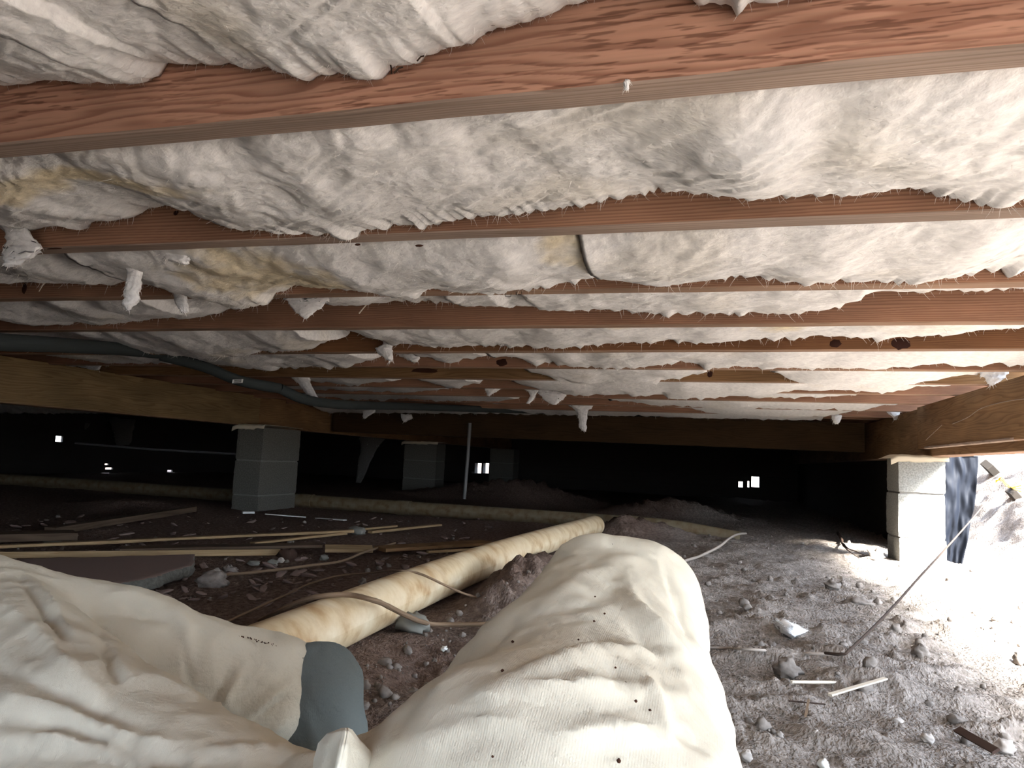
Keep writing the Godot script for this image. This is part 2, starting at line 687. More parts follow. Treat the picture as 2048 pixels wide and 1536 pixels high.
func build_shell() -> void:
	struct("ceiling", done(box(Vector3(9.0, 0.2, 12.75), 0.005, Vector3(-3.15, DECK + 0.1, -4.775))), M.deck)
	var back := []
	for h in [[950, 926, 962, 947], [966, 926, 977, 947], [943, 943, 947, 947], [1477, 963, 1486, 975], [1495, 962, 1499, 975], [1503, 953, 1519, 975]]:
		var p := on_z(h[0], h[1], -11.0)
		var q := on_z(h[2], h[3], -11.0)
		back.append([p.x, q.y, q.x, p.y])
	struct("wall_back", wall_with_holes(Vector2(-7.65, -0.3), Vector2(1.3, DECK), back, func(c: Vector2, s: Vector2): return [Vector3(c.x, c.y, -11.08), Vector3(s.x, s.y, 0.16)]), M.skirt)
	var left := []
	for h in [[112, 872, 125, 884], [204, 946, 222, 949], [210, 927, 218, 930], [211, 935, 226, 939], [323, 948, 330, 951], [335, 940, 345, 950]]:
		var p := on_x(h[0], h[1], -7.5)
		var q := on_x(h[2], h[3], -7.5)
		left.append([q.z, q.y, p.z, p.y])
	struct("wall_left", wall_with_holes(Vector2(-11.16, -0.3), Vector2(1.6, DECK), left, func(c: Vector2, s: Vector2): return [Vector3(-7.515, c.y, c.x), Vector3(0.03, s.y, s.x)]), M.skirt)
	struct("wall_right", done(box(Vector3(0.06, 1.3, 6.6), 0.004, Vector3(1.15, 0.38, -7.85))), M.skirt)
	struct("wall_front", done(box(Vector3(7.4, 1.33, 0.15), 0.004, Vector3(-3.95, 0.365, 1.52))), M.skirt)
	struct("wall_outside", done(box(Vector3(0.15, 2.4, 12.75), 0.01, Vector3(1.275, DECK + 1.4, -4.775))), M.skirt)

# ---------------------------------------------------------------- joists and girders
func beam_mesh(x0: float, x1: float, z_front: float, z_rear: float, y_bot: Callable, y_top: float, seed_value: int, face: Material, under: Material) -> ArrayMesh:
	# a sawn timber along x with eased arrises; face boards and underside are surfaces of one mesh
	var ch := 0.0022
	var n := maxi(2, int((x1 - x0) / 0.12))
	var am := ArrayMesh.new()
	for s in 2:
		var v := PackedVector3Array()
		var uv := PackedVector2Array()
		var idx := PackedInt32Array()
		# profile strips: [y0 from bottom or top, z0, y1, z1]
		var strips := [["t", z_front, "b1", z_front], ["b1", z_rear, "t", z_rear], ["t", z_rear, "t", z_front]] if s == 0 else [["b1", z_front, "b0", z_front - ch], ["b0", z_front - ch, "b0", z_rear + ch], ["b0", z_rear + ch, "b1", z_rear]]
		for strip in strips:
			var base := v.size()
			for i in n + 1:
				var x := lerpf(x0, x1, float(i) / n)
				var warp := 0.0016 * n_mid.get_noise_2d(x * 1.4, seed_value * 9.0)
				var chip := 0.0012 * n_fine.get_noise_2d(x * 16.0, seed_value * 5.0)
				for e in 2:
					var yk: String = strip[e * 2]
					var y: float = y_top if yk == "t" else y_bot.call(x) + (ch if yk == "b1" else 0.0) + chip
					v.append(Vector3(x, y, strip[e * 2 + 1] + warp))
					if s == 0:
						uv.append(Vector2(x / 2.4 + seed_value * 0.37, (y_top - y) / 0.235 if strip[1] == strip[3] else 0.1 * e))
					else:
						uv.append(Vector2(x / 2.4 + seed_value * 0.61, 0.1 + (z_front - strip[e * 2 + 1]) / 0.06))
			for i in n:
				var a := base + i * 2
				idx.append_array([a, a + 1, a + 2, a + 2, a + 1, a + 3])
		if s == 0:
			for e in 2:
				var x := x0 if e == 0 else x1
				var b := v.size()
				v.append_array([Vector3(x, y_top, z_front), Vector3(x, y_top, z_rear), Vector3(x, y_bot.call(x), z_rear), Vector3(x, y_bot.call(x), z_front)])
				uv.append_array([Vector2(0, 0), Vector2(0.02, 0), Vector2(0.02, 1), Vector2(0, 1)])
				idx.append_array([b, b + 2, b + 1, b, b + 3, b + 2] if e == 1 else [b, b + 1, b + 2, b, b + 2, b + 3])
		from_arrays(v, idx, PackedColorArray(), uv, face if s == 0 else under, am)
	return am

func knot(parent: Node, p: Vector3, rx: float, ry: float, mat: Material, called := "knot") -> void:
	var pts := []
	for k in 3:
		var ring := PackedVector3Array()
		for i in 14:
			var a := TAU * i / 14.0
			var f: float = (1.0 + 0.3 * n_mid.get_noise_2d(cos(a) * 1.5 + p.x * 9.0, sin(a) * 1.5 + p.y)) * [1.0, 0.85, 0.3][k]
			ring.append(p + Vector3(cos(a) * rx * f, sin(a) * ry * f, [-0.001, 0.0007, 0.0012][k]))
		pts.append(ring)
	part(called, loft(pts), mat, parent)

func build_joists() -> void:
	# two points on the lower rear arris of each joist, as measured
	var seen := {1: [0, 318, 2048, 136], 2: [100, 509, 2048, 437], 3: [0, 604, 2048, 576], 4: [300, 663, 2048, 650], 5: [900, 707, 2048, 702], 6: [700, 738, 2000, 741], 7: [700, 758, 1900, 769],
		8: [1024, 779, 1881, 791], 9: [1150, 799, 1800, 806], 10: [1150, 813, 1750, 820], 11: [1100, 823, 1700, 831]}
	var label := {
		0: "floor joist overhead behind the nearest visible joist", 1: "nearest floor joist across the top, reddish wood with broad dark streaks",
		2: "second joist from the viewer, tight straight grain, wool flap at its left end", 3: "third joist from the viewer, with a dark knot at its far left",
		4: "fourth joist from the viewer, long bare reddish face to the right", 5: "fifth joist from the viewer, olive brown with two dark knots at right",
		6: "sixth joist from the viewer, with one dark knot near its middle", 7: "seventh joist from the viewer, with a dark stain left of middle",
		8: "eighth joist from the viewer, partly behind hanging white scraps", 9: "ninth joist from the viewer, thin bare strip at right",
		10: "tenth joist from the viewer, last one clearly lit", 11: "eleventh joist from the viewer, fading into the dark"}
	for j in range(0, 26):
		var zr := rear(j)
		var y0 := JB
		var k := 0.0
		if seen.has(j):
			var s: Array = seen[j]
			var a := on_z(s[0], s[1], zr)
			var b := on_z(s[2], s[3], zr)
			var lim := 0.03 if j < 6 else 0.004
			k = clampf((b.y - a.y) / (b.x - a.x), -lim, lim)
			var mid := (a + b) / 2.0
			y0 = mid.y - k * mid.x
		# beyond the measured stretch the joist levels out
		joist_y[j] = func(x: float) -> float: return y0 + k * clampf(x, -2.6, 1.2)
		var face: Material = M.broad if j == 1 else (M.olive if j == 5 else (M.brown if j == 7 else M.tight))
		var o := part("floor_joist", beam_mesh(-7.48, 1.16, zr + THICK, zr, joist_y[j], DECK - 0.002, j, face, M.under if j < 3 else M.under_warm), null)
		var many := j > 11
		tag(o, label[maxi(j, 0)] if not many else "dark floor joist deep in the unlit far end of the crawl space", "joist", "unlit far floor joists" if many else "")
		var zf := zr + THICK
		var kn := {2: [[352, 426, 9, 7], [48, 500, 4, 3]], 3: [[49, 577, 9, 17]], 5: [[1671, 687, 11, 8], [1802, 687, 17, 11]], 6: [[1003, 725, 14, 9]], 7: [[1420, 748, 6, 7]], 4: [[1480, 626, 3, 3]]}
		for q in kn.get(j, []):
			var p := on_z(q[0], q[1], zf)
			var d := absf(zf) / FOCAL
			knot(o, p, q[2] * d, q[3] * d, M.knot)
		if j == 7:
			var p := on_z(850, 741, zf)
			knot(o, p, 0.075, 0.012, M.stain, "stain")
		if j == 2:
			for q in [[715, 489, 7, 3], [838, 491, 10, 3], [108, 497, 27, 2]]:
				var p := on_z(q[0], q[1], zf)
				knot(o, p, q[2] * 0.00075, q[3] * 0.00075, M.stain, "stain")
		if j == 3:
			# two bent wire staples left in the lower arris
			for q in [[1017, 594], [1038, 590]]:
				var p := on_z(q[0], q[1], zf) + Vector3(0, 0.004, 0.001)
				part("staple", tube(PackedVector3Array([p + Vector3(-0.006, 0.003, 0), p + Vector3(-0.006, -0.004, 0.002), p + Vector3(0.006, -0.004, 0.003), p + Vector3(0.006, 0.003, 0)]), 0.0008, 5), M.ink, o)

func girder_mesh(x0: float, x1: float, z0: float, z1: float, yb: float, yt: float, seed_value: int, face: Material, under: Material) -> ArrayMesh:
	var lo := yb
	var am := beam_mesh(z0, z1, -x0, -x1, func(_x: float) -> float: return lo, yt, seed_value, face, under)
	return am

func build_girders() -> void:
	# girder meshes are made along x and turned to lie along z
	var make := func(xa: float, xb: float, za: float, zb: float, yb: float, yt: float, s: int, face: Material, under: Material, called: String, parent: Node) -> MeshInstance3D:
		# a beam of length |za-zb| centred at its own middle
		var length := za - zb
		var w := xb - xa
		var m := beam_mesh(-length / 2.0, length / 2.0, w / 2.0, -w / 2.0, func(_x: float) -> float: return 0.0, yt - yb, s, face, under)
		var o := part(called, m, null, parent)
		o.rotation.y = PI / 2.0
		o.position = Vector3((xa + xb) / 2.0, yb, (za + zb) / 2.0)
		return o
	var jb := JB - 0.006
	tag(make.call(-3.29, -3.155, 1.42, -4.39, 0.574, jb, 3, M.tan, M.under_warm, "girder", null), "pale tan girder running back along the left side to the lit block pier", "girder")
	tag(make.call(-3.29, -3.165, -4.395, -11.0, 0.570, jb, 5, M.brown, M.under_warm, "girder", null), "dark girder continuing left of centre past the lit block pier", "girder")
	var cg := part("girder", beam_mesh(-3.12, 0.97, -5.36, -5.46, func(_x: float) -> float: return 0.585, JB - 0.008, 12, M.dark_wood, M.dark_wood), null)  # added so the far end stays black; guessed from a faint dark band
	tag(cg, "added dark cross girder behind the black pipe, keeping the far end black", "girder")
	var g := thing("girder", "brown girder along the right side above the daylit opening", "girder", Vector3(1.0, 0.54, -1.0))
	var b: MeshInstance3D = make.call(1.012, 1.11, 1.55, -11.0, 0.538, jb, 8, M.brown, M.under_warm, "beam", g)
	b.position -= g.position
	b = make.call(0.985, 1.011, 1.55, -4.08, 0.575, jb, 9, M.brown, M.under_warm, "side_board", g)
	b.position -= g.position
	# split lower edge of the side board, paler where the wood is torn
	var a := on_x(1850, 900, 0.985)
	var c := on_x(2028, 876, 0.985)
	var e: MeshInstance3D = part("split_edge", done(box(Vector3(0.02, 0.012, (c.z - a.z)), 0.003)), M.under, g)
	e.position = (a + c) / 2.0 + Vector3(0.006, 0.004, 0) - g.position
	# a pale crack and old drip lines on the face
	for q in [[[1905, 848], [1935, 835], [1960, 818], [1990, 808], [2030, 800], [2060, 797]], [[1852, 880], [1868, 865], [1884, 850]]]:
		var pts := []
		for p in q:
			pts.append(on_x(p[0], p[1], 0.9845) - g.position)
		part("crack", tube(smooth_path(pts, 0.02), 0.0016, 5, 0.5), M.under, g)

# ---------------------------------------------------------------- glass wool
func fibres(spots: Array, seed_value: int) -> ArrayMesh:
	# loose glass fibres: [place, direction, length, thickness]
	var v := PackedVector3Array()
	var idx := PackedInt32Array()
	var g := RandomNumberGenerator.new()
	g.seed = seed_value
	for s in spots:
		var p: Vector3 = s[0]
		var d: Vector3 = s[1]
		var bend: Vector3 = Vector3(g.randf_range(-1, 1), g.randf_range(-0.6, 0.6), g.randf_range(-1, 1)) * s[2] * 0.35
		var side := d.cross(Vector3(g.randf(), g.randf(), g.randf() + 0.1)).normalized()
		var up := d.cross(side).normalized()
		var b := v.size()
		for k in 3:
			var t := k / 2.0
			var c: Vector3 = p + d * s[2] * t + bend * t * t
			var r: float = s[3] * (1.0 - 0.8 * t)
			for e in 3:
				v.append(c + (side * cos(TAU * e / 3.0) + up * sin(TAU * e / 3.0)) * r)
		for k in 2:
			for e in 3:
				var a := b + k * 3 + e
				var a2 := b + k * 3 + (e + 1) % 3
				idx.append_array([a, a2, a + 3, a2, a2 + 3, a + 3])
	return from_arrays(v, idx)

func batt(j: int, label: String, poly: Array, opt := {}) -> void:
	# one length of glass wool between joist j and joist j + 1; poly: where its lower edge meets the face of joist j + 1, as measured
	var zr: float = rear(j) - 0.0015
	var zf: float = rear(j + 1) + THICK + 0.0015
	var xs := []
	var hs := []
	for i in range(0, poly.size(), 2):
		var p := on_z(poly[i], poly[i + 1], zf)
		xs.append(p.x)
		hs.append(p.y)
	var yb: Callable = joist_y[j]
	var dist := absf(zf)
	var x0: float = xs[0]
	var x1: float = xs[xs.size() - 1]
	if opt.has("left"):
		x0 = opt.left
	if opt.has("right"):
		x1 = opt.right
	var dx: float = clampf(0.0062 * dist, 0.005, 0.03)
	var nx := int((x1 - x0) / dx) + 1
	var nv := int(clampf(0.368 / dx, 12, 60))
	var sd := j * 17.3 + x0 * 3.1
	var bulge: float = opt.get("bulge", 0.035)
	var lumps: float = opt.get("lumps", 1.0)
	var yellow: float = opt.get("yellow", 0.0)
	var dirt: float = opt.get("dirt", 0.0)
	var patches := []
	for q in opt.get("patches", []):
		var c := on_y(q[0], q[1], JB - 0.02)
		patches.append([c.x, c.z, q[2], q[3]])
	var v := PackedVector3Array()
	var col := PackedColorArray()
	var idx := PackedInt32Array()
	var spots := []
	var seg := 0
	var g := RandomNumberGenerator.new()
	g.seed = 100 + j * 31 + int(x0 * 10.0)
	var edge := PackedFloat32Array()
	for i in nx + 1:
		var x := lerpf(x0, x1, float(i) / nx)
		while seg < xs.size() - 2 and x > xs[seg + 1]:
			seg += 1
		var hc: float
		if x <= xs[0]:
			hc = hs[0] + minf((xs[0] - x) * 0.4, 0.05)
		elif x >= xs[xs.size() - 1]:
			hc = hs[hs.size() - 1] + minf((x - xs[xs.size() - 1]) * 0.4, 0.05)
		else:
			hc = lerpf(hs[seg], hs[seg + 1], clampf((x - xs[seg]) / maxf(xs[seg + 1] - xs[seg], 1e-5), 0.0, 1.0))
		var jag := 0.0030 * n_mid.get_noise_2d(x * 34.0, sd) + 0.0050 * n_fine.get_noise_2d(x * 120.0, sd)
		jag -= 0.010 * maxf(0.0, n_mid.get_noise_2d(x * 55.0, sd + 50.0) - 0.3)
		hc += 1.5 * jag * minf(dist, 1.6)
		edge.append(minf(hc, DECK - 0.03))
	var soft := PackedFloat32Array()
	var win := maxi(1, int(0.07 / dx))
	for i in nx + 1:
		var sum := 0.0
		var wsum := 0.0
		for k in range(maxi(0, i - 2 * win), mini(nx, i + 2 * win) + 1):
			var wt := exp(-float((k - i) * (k - i)) / float(win * win))
			sum += edge[k] * wt
			wsum += wt
		soft.append(sum / wsum)
	for i in nx + 1:
		var x := lerpf(x0, x1, float(i) / nx)
		var hc := edge[i]
		var hm := soft[i]
		var h0: float = yb.call(x) + 0.020 + 0.018 * n_mid.get_noise_2d(x * 3.0, sd + 9.0)
		if hm > h0 + 0.05:
			h0 = lerpf(h0, hm, 0.4)
		h0 = minf(h0, DECK - 0.03)
		var sag := bulge * (0.55 + 0.9 * n_big.get_noise_2d(x * 1.9, sd))
		v.append(Vector3(x, DECK - 0.004, zr))
		col.append(Color(0.8, 0.78, 0.74))
		for k in nv + 1:
			var t := float(k) / nv
			var z := lerpf(zr, zf, t)
			var env := (1.0 - 0.85 * smoothstep(0.72, 1.0, t)) * smoothstep(-0.12, 0.12, t) * lumps * 0.52
			var h := lerpf(h0, lerpf(hm, hc, smoothstep(0.62, 0.97, t)) - 0.006, pow(t, 1.2)) - sag * sin(PI * pow(t, 0.8))
			# torn layers: overlapping shelves that lie aslant, soft lumps and fine tufts
			var ux := x * 0.86 + z * 0.5
			var uz := -x * 0.5 + z * 0.86
			var lay := n_big.get_noise_3d(ux * 3.0, uz * 8.0, sd)
			var shelf := fposmod(lay * 3.0, 1.0)
			shelf = shelf * (1.0 - smoothstep(0.72, 1.0, shelf))
			h -= env * 0.009 * (shelf - 0.3)
			h += env * 0.024 * n_big.get_noise_3d(x * 4.0, z * 4.0, sd + 3.0)
			h += env * 0.0040 * n_big.get_noise_3d(ux * 9.0, uz * 26.0, sd)
			h += env * 0.0075 * n_mid.get_noise_3d(x * 12.0, z * 12.0, sd + 60.0)
			h += env * 0.0020 * n_fine.get_noise_3d(ux * 40.0, uz * 90.0, sd)
			h += 0.011 * pow(maxf(0.0, (t - 0.9) / 0.1), 2.0)
			var over := maxf(1.0 - smoothstep(0.09, 0.16, absf(x + 3.22)), 1.0 - smoothstep(0.08, 0.14, absf(x - 1.05)))
			h = lerpf(h, maxf(h, 0.80), over)
			v.append(Vector3(x, minf(h, DECK - 0.012), z))
			# the wool's own colour: off white, yellow binder patches, dust
			var c := Color(0.80, 0.79, 0.765)
			var tone := n_mid.get_noise_3d(x * 3.1, z * 3.1, sd + 20.0)
			c = c * (1.0 + 0.07 * tone)
			var yl := smoothstep(0.28 - yellow * 0.35, 0.6 - yellow * 0.3, n_big.get_noise_3d(x * 2.6, z * 2.6, sd + 40.0) + 0.3 * tone)
			c = c.lerp(Color(0.68, 0.60, 0.43), 0.75 * yl * minf(1.0, yellow + 0.25))
			for q in patches:
				var e: float = pow((x - q[0]) / q[2], 2.0) + pow((z - q[1]) / q[3], 2.0) + 0.9 * n_mid.get_noise_2d(x * 9.0, z * 9.0)
				c = c.lerp(Color(0.80, 0.68, 0.44), 0.8 * (1.0 - smoothstep(0.1, 1.3, e)))
			if dirt > 0.0:
				var sp := n_fine.get_noise_3d(x * 85.0, z * 60.0, sd) + 0.45 * n_mid.get_noise_3d(x * 6.0, z * 6.0, sd + 77.0)
				c = c.lerp(Color(0.33, 0.27, 0.22), smoothstep(0.50, 0.72, sp) * dirt * smoothstep(opt.get("dirt_from", -9.0), opt.get("dirt_from", -9.0) + 0.25, x))
			col.append(c)
			if g.randf() < (0.03 if t < 0.88 else 0.45) and v.size() > 2:
				var down := Vector3(g.randf_range(-0.7, 0.7), -1.0 if t > 0.85 else -0.35, g.randf_range(-0.1, 0.7)).normalized()
				spots.append([v[v.size() - 1] + Vector3(0, 0.001, 0), down, (0.003 + 0.016 * pow(g.randf(), 3.0)) * clampf(dist, 0.6, 1.4), 0.00032 * clampf(dist, 0.7, 2.0)])
		v.append(Vector3(x, DECK - 0.004, zf))
		col.append(Color(0.8, 0.78, 0.74))
	var w := nv + 3
	for i in nx:
		for k in w:
			var a := i * w + k
			var b := i * w + (k + 1) % w
			idx.append_array([a, b, a + w, b, b + w, a + w])
	for e in 2:
		# torn ends
		var base := e * nx * w
		for k in range(1, w - 1):
			if e == 0:
				idx.append_array([base, base + k + 1, base + k])
			else:
				idx.append_array([base, base + k, base + k + 1])
	var o := thing("insulation_batt", label, "insulation", Vector3.ZERO)
	var many: bool = opt.get("many", false)
	if many:
		o.set_meta("group", "insulation batts in the unlit far bays")
	part("wool", from_arrays(v, idx, col), M.wool, o)
	if spots.size() > 4 and not many:
		var f := part("loose_fibres", fibres(spots, 5 + j), M.fibre, o)
		f.set_meta("kind", "stuff")

func build_batts() -> void:
	batt(0, "nearest overhead glass wool batt, top left, hanging over the nearest joist", [-120, 172, 0, 171, 60, 170, 125, 158, 185, 163, 255, 170, 300, 168, 325, 152, 335, 132, 345, 127, 385, 133, 400, 137, 420, 128, 450, 135, 480, 132, 500, 138, 540, 140, 570, 140, 600, 152, 622, 172, 640, 160, 690, 148, 720, 160, 765, 166, 790, 140, 840, 130, 870, 110, 900, 98, 950, 92, 985, 70, 1024, 62, 1060, 50, 1110, 30, 1160, 12, 1200, -4, 1290, -40],
		{"left": -1.4, "yellow": 0.2, "bulge": 0.02, "lumps": 0.9})
	batt(0, "short wispy glass wool end at the top edge, right of centre", [1335, -40, 1372, -4, 1390, 24, 1400, 27, 1410, 15, 1440, 16, 1462, 25, 1475, 50, 1490, 30, 1502, 10, 1550, 15, 1610, 5, 1645, -10, 1900, -80, 2048, -120], {"right": 1.15, "bulge": 0.01})
	batt(1, "broad white batt between the two nearest joists, with yellow patches at its left", [-300, 416, 0, 418, 30, 418, 60, 430, 80, 448, 95, 456, 110, 450, 140, 452, 170, 442, 178, 462, 185, 445, 220, 438, 260, 432, 290, 425, 315, 412, 350, 406, 385, 412, 420, 425, 450, 440, 475, 456, 500, 460, 540, 462, 600, 465, 660, 466, 692, 466, 705, 486, 718, 467, 760, 455, 840, 450, 850, 472, 858, 448, 900, 445, 960, 435, 1024, 430, 1100, 418, 1150, 415, 1220, 398, 1260, 397, 1290, 385, 1320, 380, 1390, 386, 1440, 382, 1500, 384, 1560, 380, 1640, 382, 1700, 381, 1750, 375, 1785, 371, 1830, 372, 1860, 385, 1900, 398, 1940, 402, 1950, 416, 1972, 408, 1990, 424, 2010, 412, 2048, 395, 2300, 380],
		{"left": -2.4, "right": 1.15, "yellow": 0.05, "bulge": 0.05, "patches": [[40, 425, 0.16, 0.05], [235, 408, 0.15, 0.035]]})
	batt(2, "greyish batt in the third bay at far left, behind the hanging white strip", [-300, 552, 0, 553, 60, 557, 120, 562, 240, 560, 290, 557, 300, 562, 320, 572, 338, 574, 350, 564, 362, 556, 368, 552], {"left": -3.2, "bulge": 0.03})
	batt(2, "batt in the third bay with a torn cream flap drooping at its left end", [372, 530, 382, 545, 392, 565, 400, 576, 415, 590, 430, 605, 442, 603, 455, 596, 480, 617, 500, 616, 520, 614, 545, 600, 560, 586, 590, 570, 620, 553, 640, 550, 675, 565, 700, 562, 735, 570, 760, 580, 790, 582, 810, 595, 825, 593, 840, 595, 860, 575, 890, 562, 905, 570, 935, 578, 960, 572, 1000, 580, 1030, 577, 1070, 572, 1100, 570, 1108, 574, 1130, 562, 1180, 550, 1205, 535, 1216, 522],
		{"yellow": 0.1, "bulge": 0.045, "patches": [[520, 565, 0.20, 0.16], [1190, 505, 0.10, 0.14]]})
	batt(2, "batt in the third bay speckled with dark dirt, right of the cleft", [1219, 522, 1225, 535, 1245, 548, 1260, 553, 1300, 562, 1320, 568, 1350, 565, 1385, 560, 1420, 550, 1445, 545, 1460, 547, 1510, 550, 1555, 557, 1590, 560, 1610, 562, 1650, 565, 1680, 560, 1740, 562, 1805, 562, 1817, 570, 1828, 563, 1860, 557, 1890, 550, 1940, 543, 1975, 533, 1990, 530, 1995, 545, 2015, 557, 2030, 550, 2048, 535, 2200, 520],
		{"right": 1.15, "dirt": 0.8, "dirt_from": 0.25, "bulge": 0.05})
	batt(3, "batt in the fourth bay at left, behind the third joist", [-200, 600, -20, 603, 10, 610, 30, 620, 70, 635, 120, 645, 180, 645, 210, 650, 250, 645, 290, 640, 340, 632, 380, 625, 410, 630, 440, 620, 470, 614, 520, 606, 560, 596, 620, 585], {"left": -3.1, "bulge": 0.03})
	batt(3, "batt in the fourth bay sagging right of centre above the long bare joist face", [700, 600, 850, 602, 950, 604, 1000, 601, 1040, 594, 1060, 598, 1085, 601, 1120, 610, 1150, 613, 1200, 617, 1240, 622, 1280, 622, 1300, 627, 1340, 633, 1352, 628, 1400, 626, 1480, 630, 1540, 627, 1600, 618, 1650, 610, 1680, 600, 1715, 583, 1740, 570, 1770, 572, 1800, 581, 1830, 583, 1880, 582, 1920, 577, 2000, 575, 2100, 565],
		{"right": 1.15, "bulge": 0.03})
	batt(4, "batt in the fifth bay at left, above the black foam pipe", [-100, 690, 200, 700, 300, 706, 380, 712, 430, 716, 500, 708, 525, 702, 552, 699, 556, 705, 561, 699, 582, 700, 600, 700, 617, 694, 640, 689, 655, 681, 675, 672, 692, 667, 700, 664], {"left": -3.1, "bulge": 0.03, "yellow": 0.2})
	batt(4, "long even batt in the fifth bay, yellowish stain toward its right", [760, 664, 778, 680, 792, 690, 800, 685, 810, 681, 825, 684, 842, 687, 855, 691, 875, 692, 910, 694, 925, 691, 975, 689, 1000, 689, 1020, 695, 1060, 692, 1090, 695, 1140, 694, 1200, 690, 1250, 683, 1290, 682, 1350, 683, 1400, 683, 1450, 682, 1500, 677, 1550, 673, 1600, 671, 1605, 677, 1612, 670, 1640, 668, 1670, 664, 1690, 666, 1710, 670, 1750, 677, 1790, 673, 1850, 668, 1900, 660, 1930, 653, 2000, 650, 2100, 640],
		{"right": 1.15, "yellow": 0.1, "bulge": 0.02, "patches": [[1585, 661, 0.16, 0.2], [1300, 668, 0.3, 0.1]]})
	batt(5, "batt in the sixth bay at left, touching the joist behind the pipe", [200, 722, 400, 725, 500, 732, 525, 732, 537, 740, 550, 743, 557, 737, 585, 734, 625, 734, 650, 735, 667, 738, 675, 732, 700, 730, 704, 734, 712, 729, 730, 722, 750, 716, 765, 710], {"left": -3.0, "yellow": 0.2, "bulge": 0.02})
	batt(5, "small batt end in the sixth bay left of the single knot", [862, 704, 882, 719, 902, 723, 925, 719, 950, 715, 965, 709, 975, 712, 985, 704], {"bulge": 0.01})
	batt(5, "batt in the sixth bay right of the single knot", [1012, 704, 1020, 709, 1040, 713, 1072, 728, 1085, 730, 1100, 726, 1120, 730, 1160, 734, 1200, 736, 1260, 735, 1300, 731, 1350, 724, 1366, 720, 1385, 722, 1400, 730, 1407, 738, 1425, 740, 1430, 733, 1490, 733, 1530, 737, 1570, 733, 1620, 738, 1750, 738, 1780, 732, 1850, 725, 1890, 724, 1910, 733, 1950, 730, 1985, 724, 2020, 733, 2048, 725, 2150, 715],
		{"right": 1.15, "bulge": 0.02})
	batt(6, "batt in the seventh bay, centre, drooping to the joist behind", [1075, 736, 1082, 740, 1100, 749, 1112, 757, 1122, 763, 1150, 765, 1182, 767, 1212, 765, 1232, 766, 1275, 766, 1315, 767, 1325, 760, 1337, 756, 1362, 755, 1380, 750, 1405, 741, 1415, 735], {"bulge": 0.02})
	batt(6, "bright white batt in the seventh bay at right", [1540, 737, 1550, 742, 1562, 750, 1575, 759, 1592, 764, 1612, 768, 1700, 773, 1780, 773, 1825, 769, 1845, 762, 1865, 757, 1880, 750, 1900, 743, 1912, 736], {"bulge": 0.02})
	batt(7, "small batt in the eighth bay at left, right of the slanting white strip", [640, 753, 652, 760, 675, 766, 695, 770, 717, 770, 740, 765, 775, 762, 805, 758], {"bulge": 0.015})
	batt(7, "small dim batt in the eighth bay, left of the hooked white scrap", [878, 757, 885, 762, 900, 775, 912, 777, 937, 770, 960, 764, 970, 758], {"bulge": 0.015})
	batt(7, "long bright batt in the eighth bay, centre to right", [1045, 758, 1057, 762, 1075, 772, 1110, 782, 1130, 787, 1150, 791, 1200, 790, 1225, 792, 1262, 790, 1287, 793, 1312, 790, 1327, 790, 1337, 797, 1362, 799, 1387, 797, 1420, 796, 1450, 792, 1487, 790, 1507, 793, 1525, 786, 1562, 780, 1585, 776, 1612, 775, 1637, 779, 1660, 777, 1685, 777, 1707, 781, 1737, 781, 1765, 784, 1790, 782, 1805, 779, 1825, 772, 1850, 766, 1870, 760],
		{"bulge": 0.015})
	batt(8, "thin strip of batt in the ninth bay at left", [560, 776, 690, 778, 760, 782, 800, 784, 850, 781, 900, 776], {"left": -3.0, "bulge": 0.01})
	batt(8, "thin strip of batt in the ninth bay at right", [1480, 786, 1500, 791, 1510, 796, 1537, 793, 1575, 794, 1600, 793, 1625, 792, 1662, 791, 1700, 786], {"bulge": 0.01})
	batt(9, "ragged batt in the tenth bay at left, just above the black pipe", [600, 788, 670, 792, 700, 799, 762, 801, 800, 797, 850, 796, 875, 803, 915, 801, 950, 803, 1010, 800, 1040, 794], {"left": -3.0, "bulge": 0.01})
	batt(9, "batt in the tenth bay at right, the last one in clear light", [1225, 798, 1242, 800, 1287, 806, 1312, 811, 1400, 815, 1430, 819, 1500, 820, 1512, 816, 1550, 819, 1575, 816, 1600, 819, 1630, 819, 1657, 815, 1675, 818, 1715, 820, 1735, 816, 1750, 811, 1770, 806], {"bulge": 0.01})
	batt(10, "dim batt in the eleventh bay at right, above the dark", [1420, 826, 1500, 833, 1560, 834, 1600, 835, 1650, 833, 1680, 828, 1700, 822], {"left": -2.0, "bulge": 0.01})
	batt(11, "dim batt in the twelfth bay, just before the added dark cross girder", [-400, 826, 200, 828, 700, 826, 1000, 827, 1300, 832, 1500, 838, 1640, 840], {"bulge": 0.01})

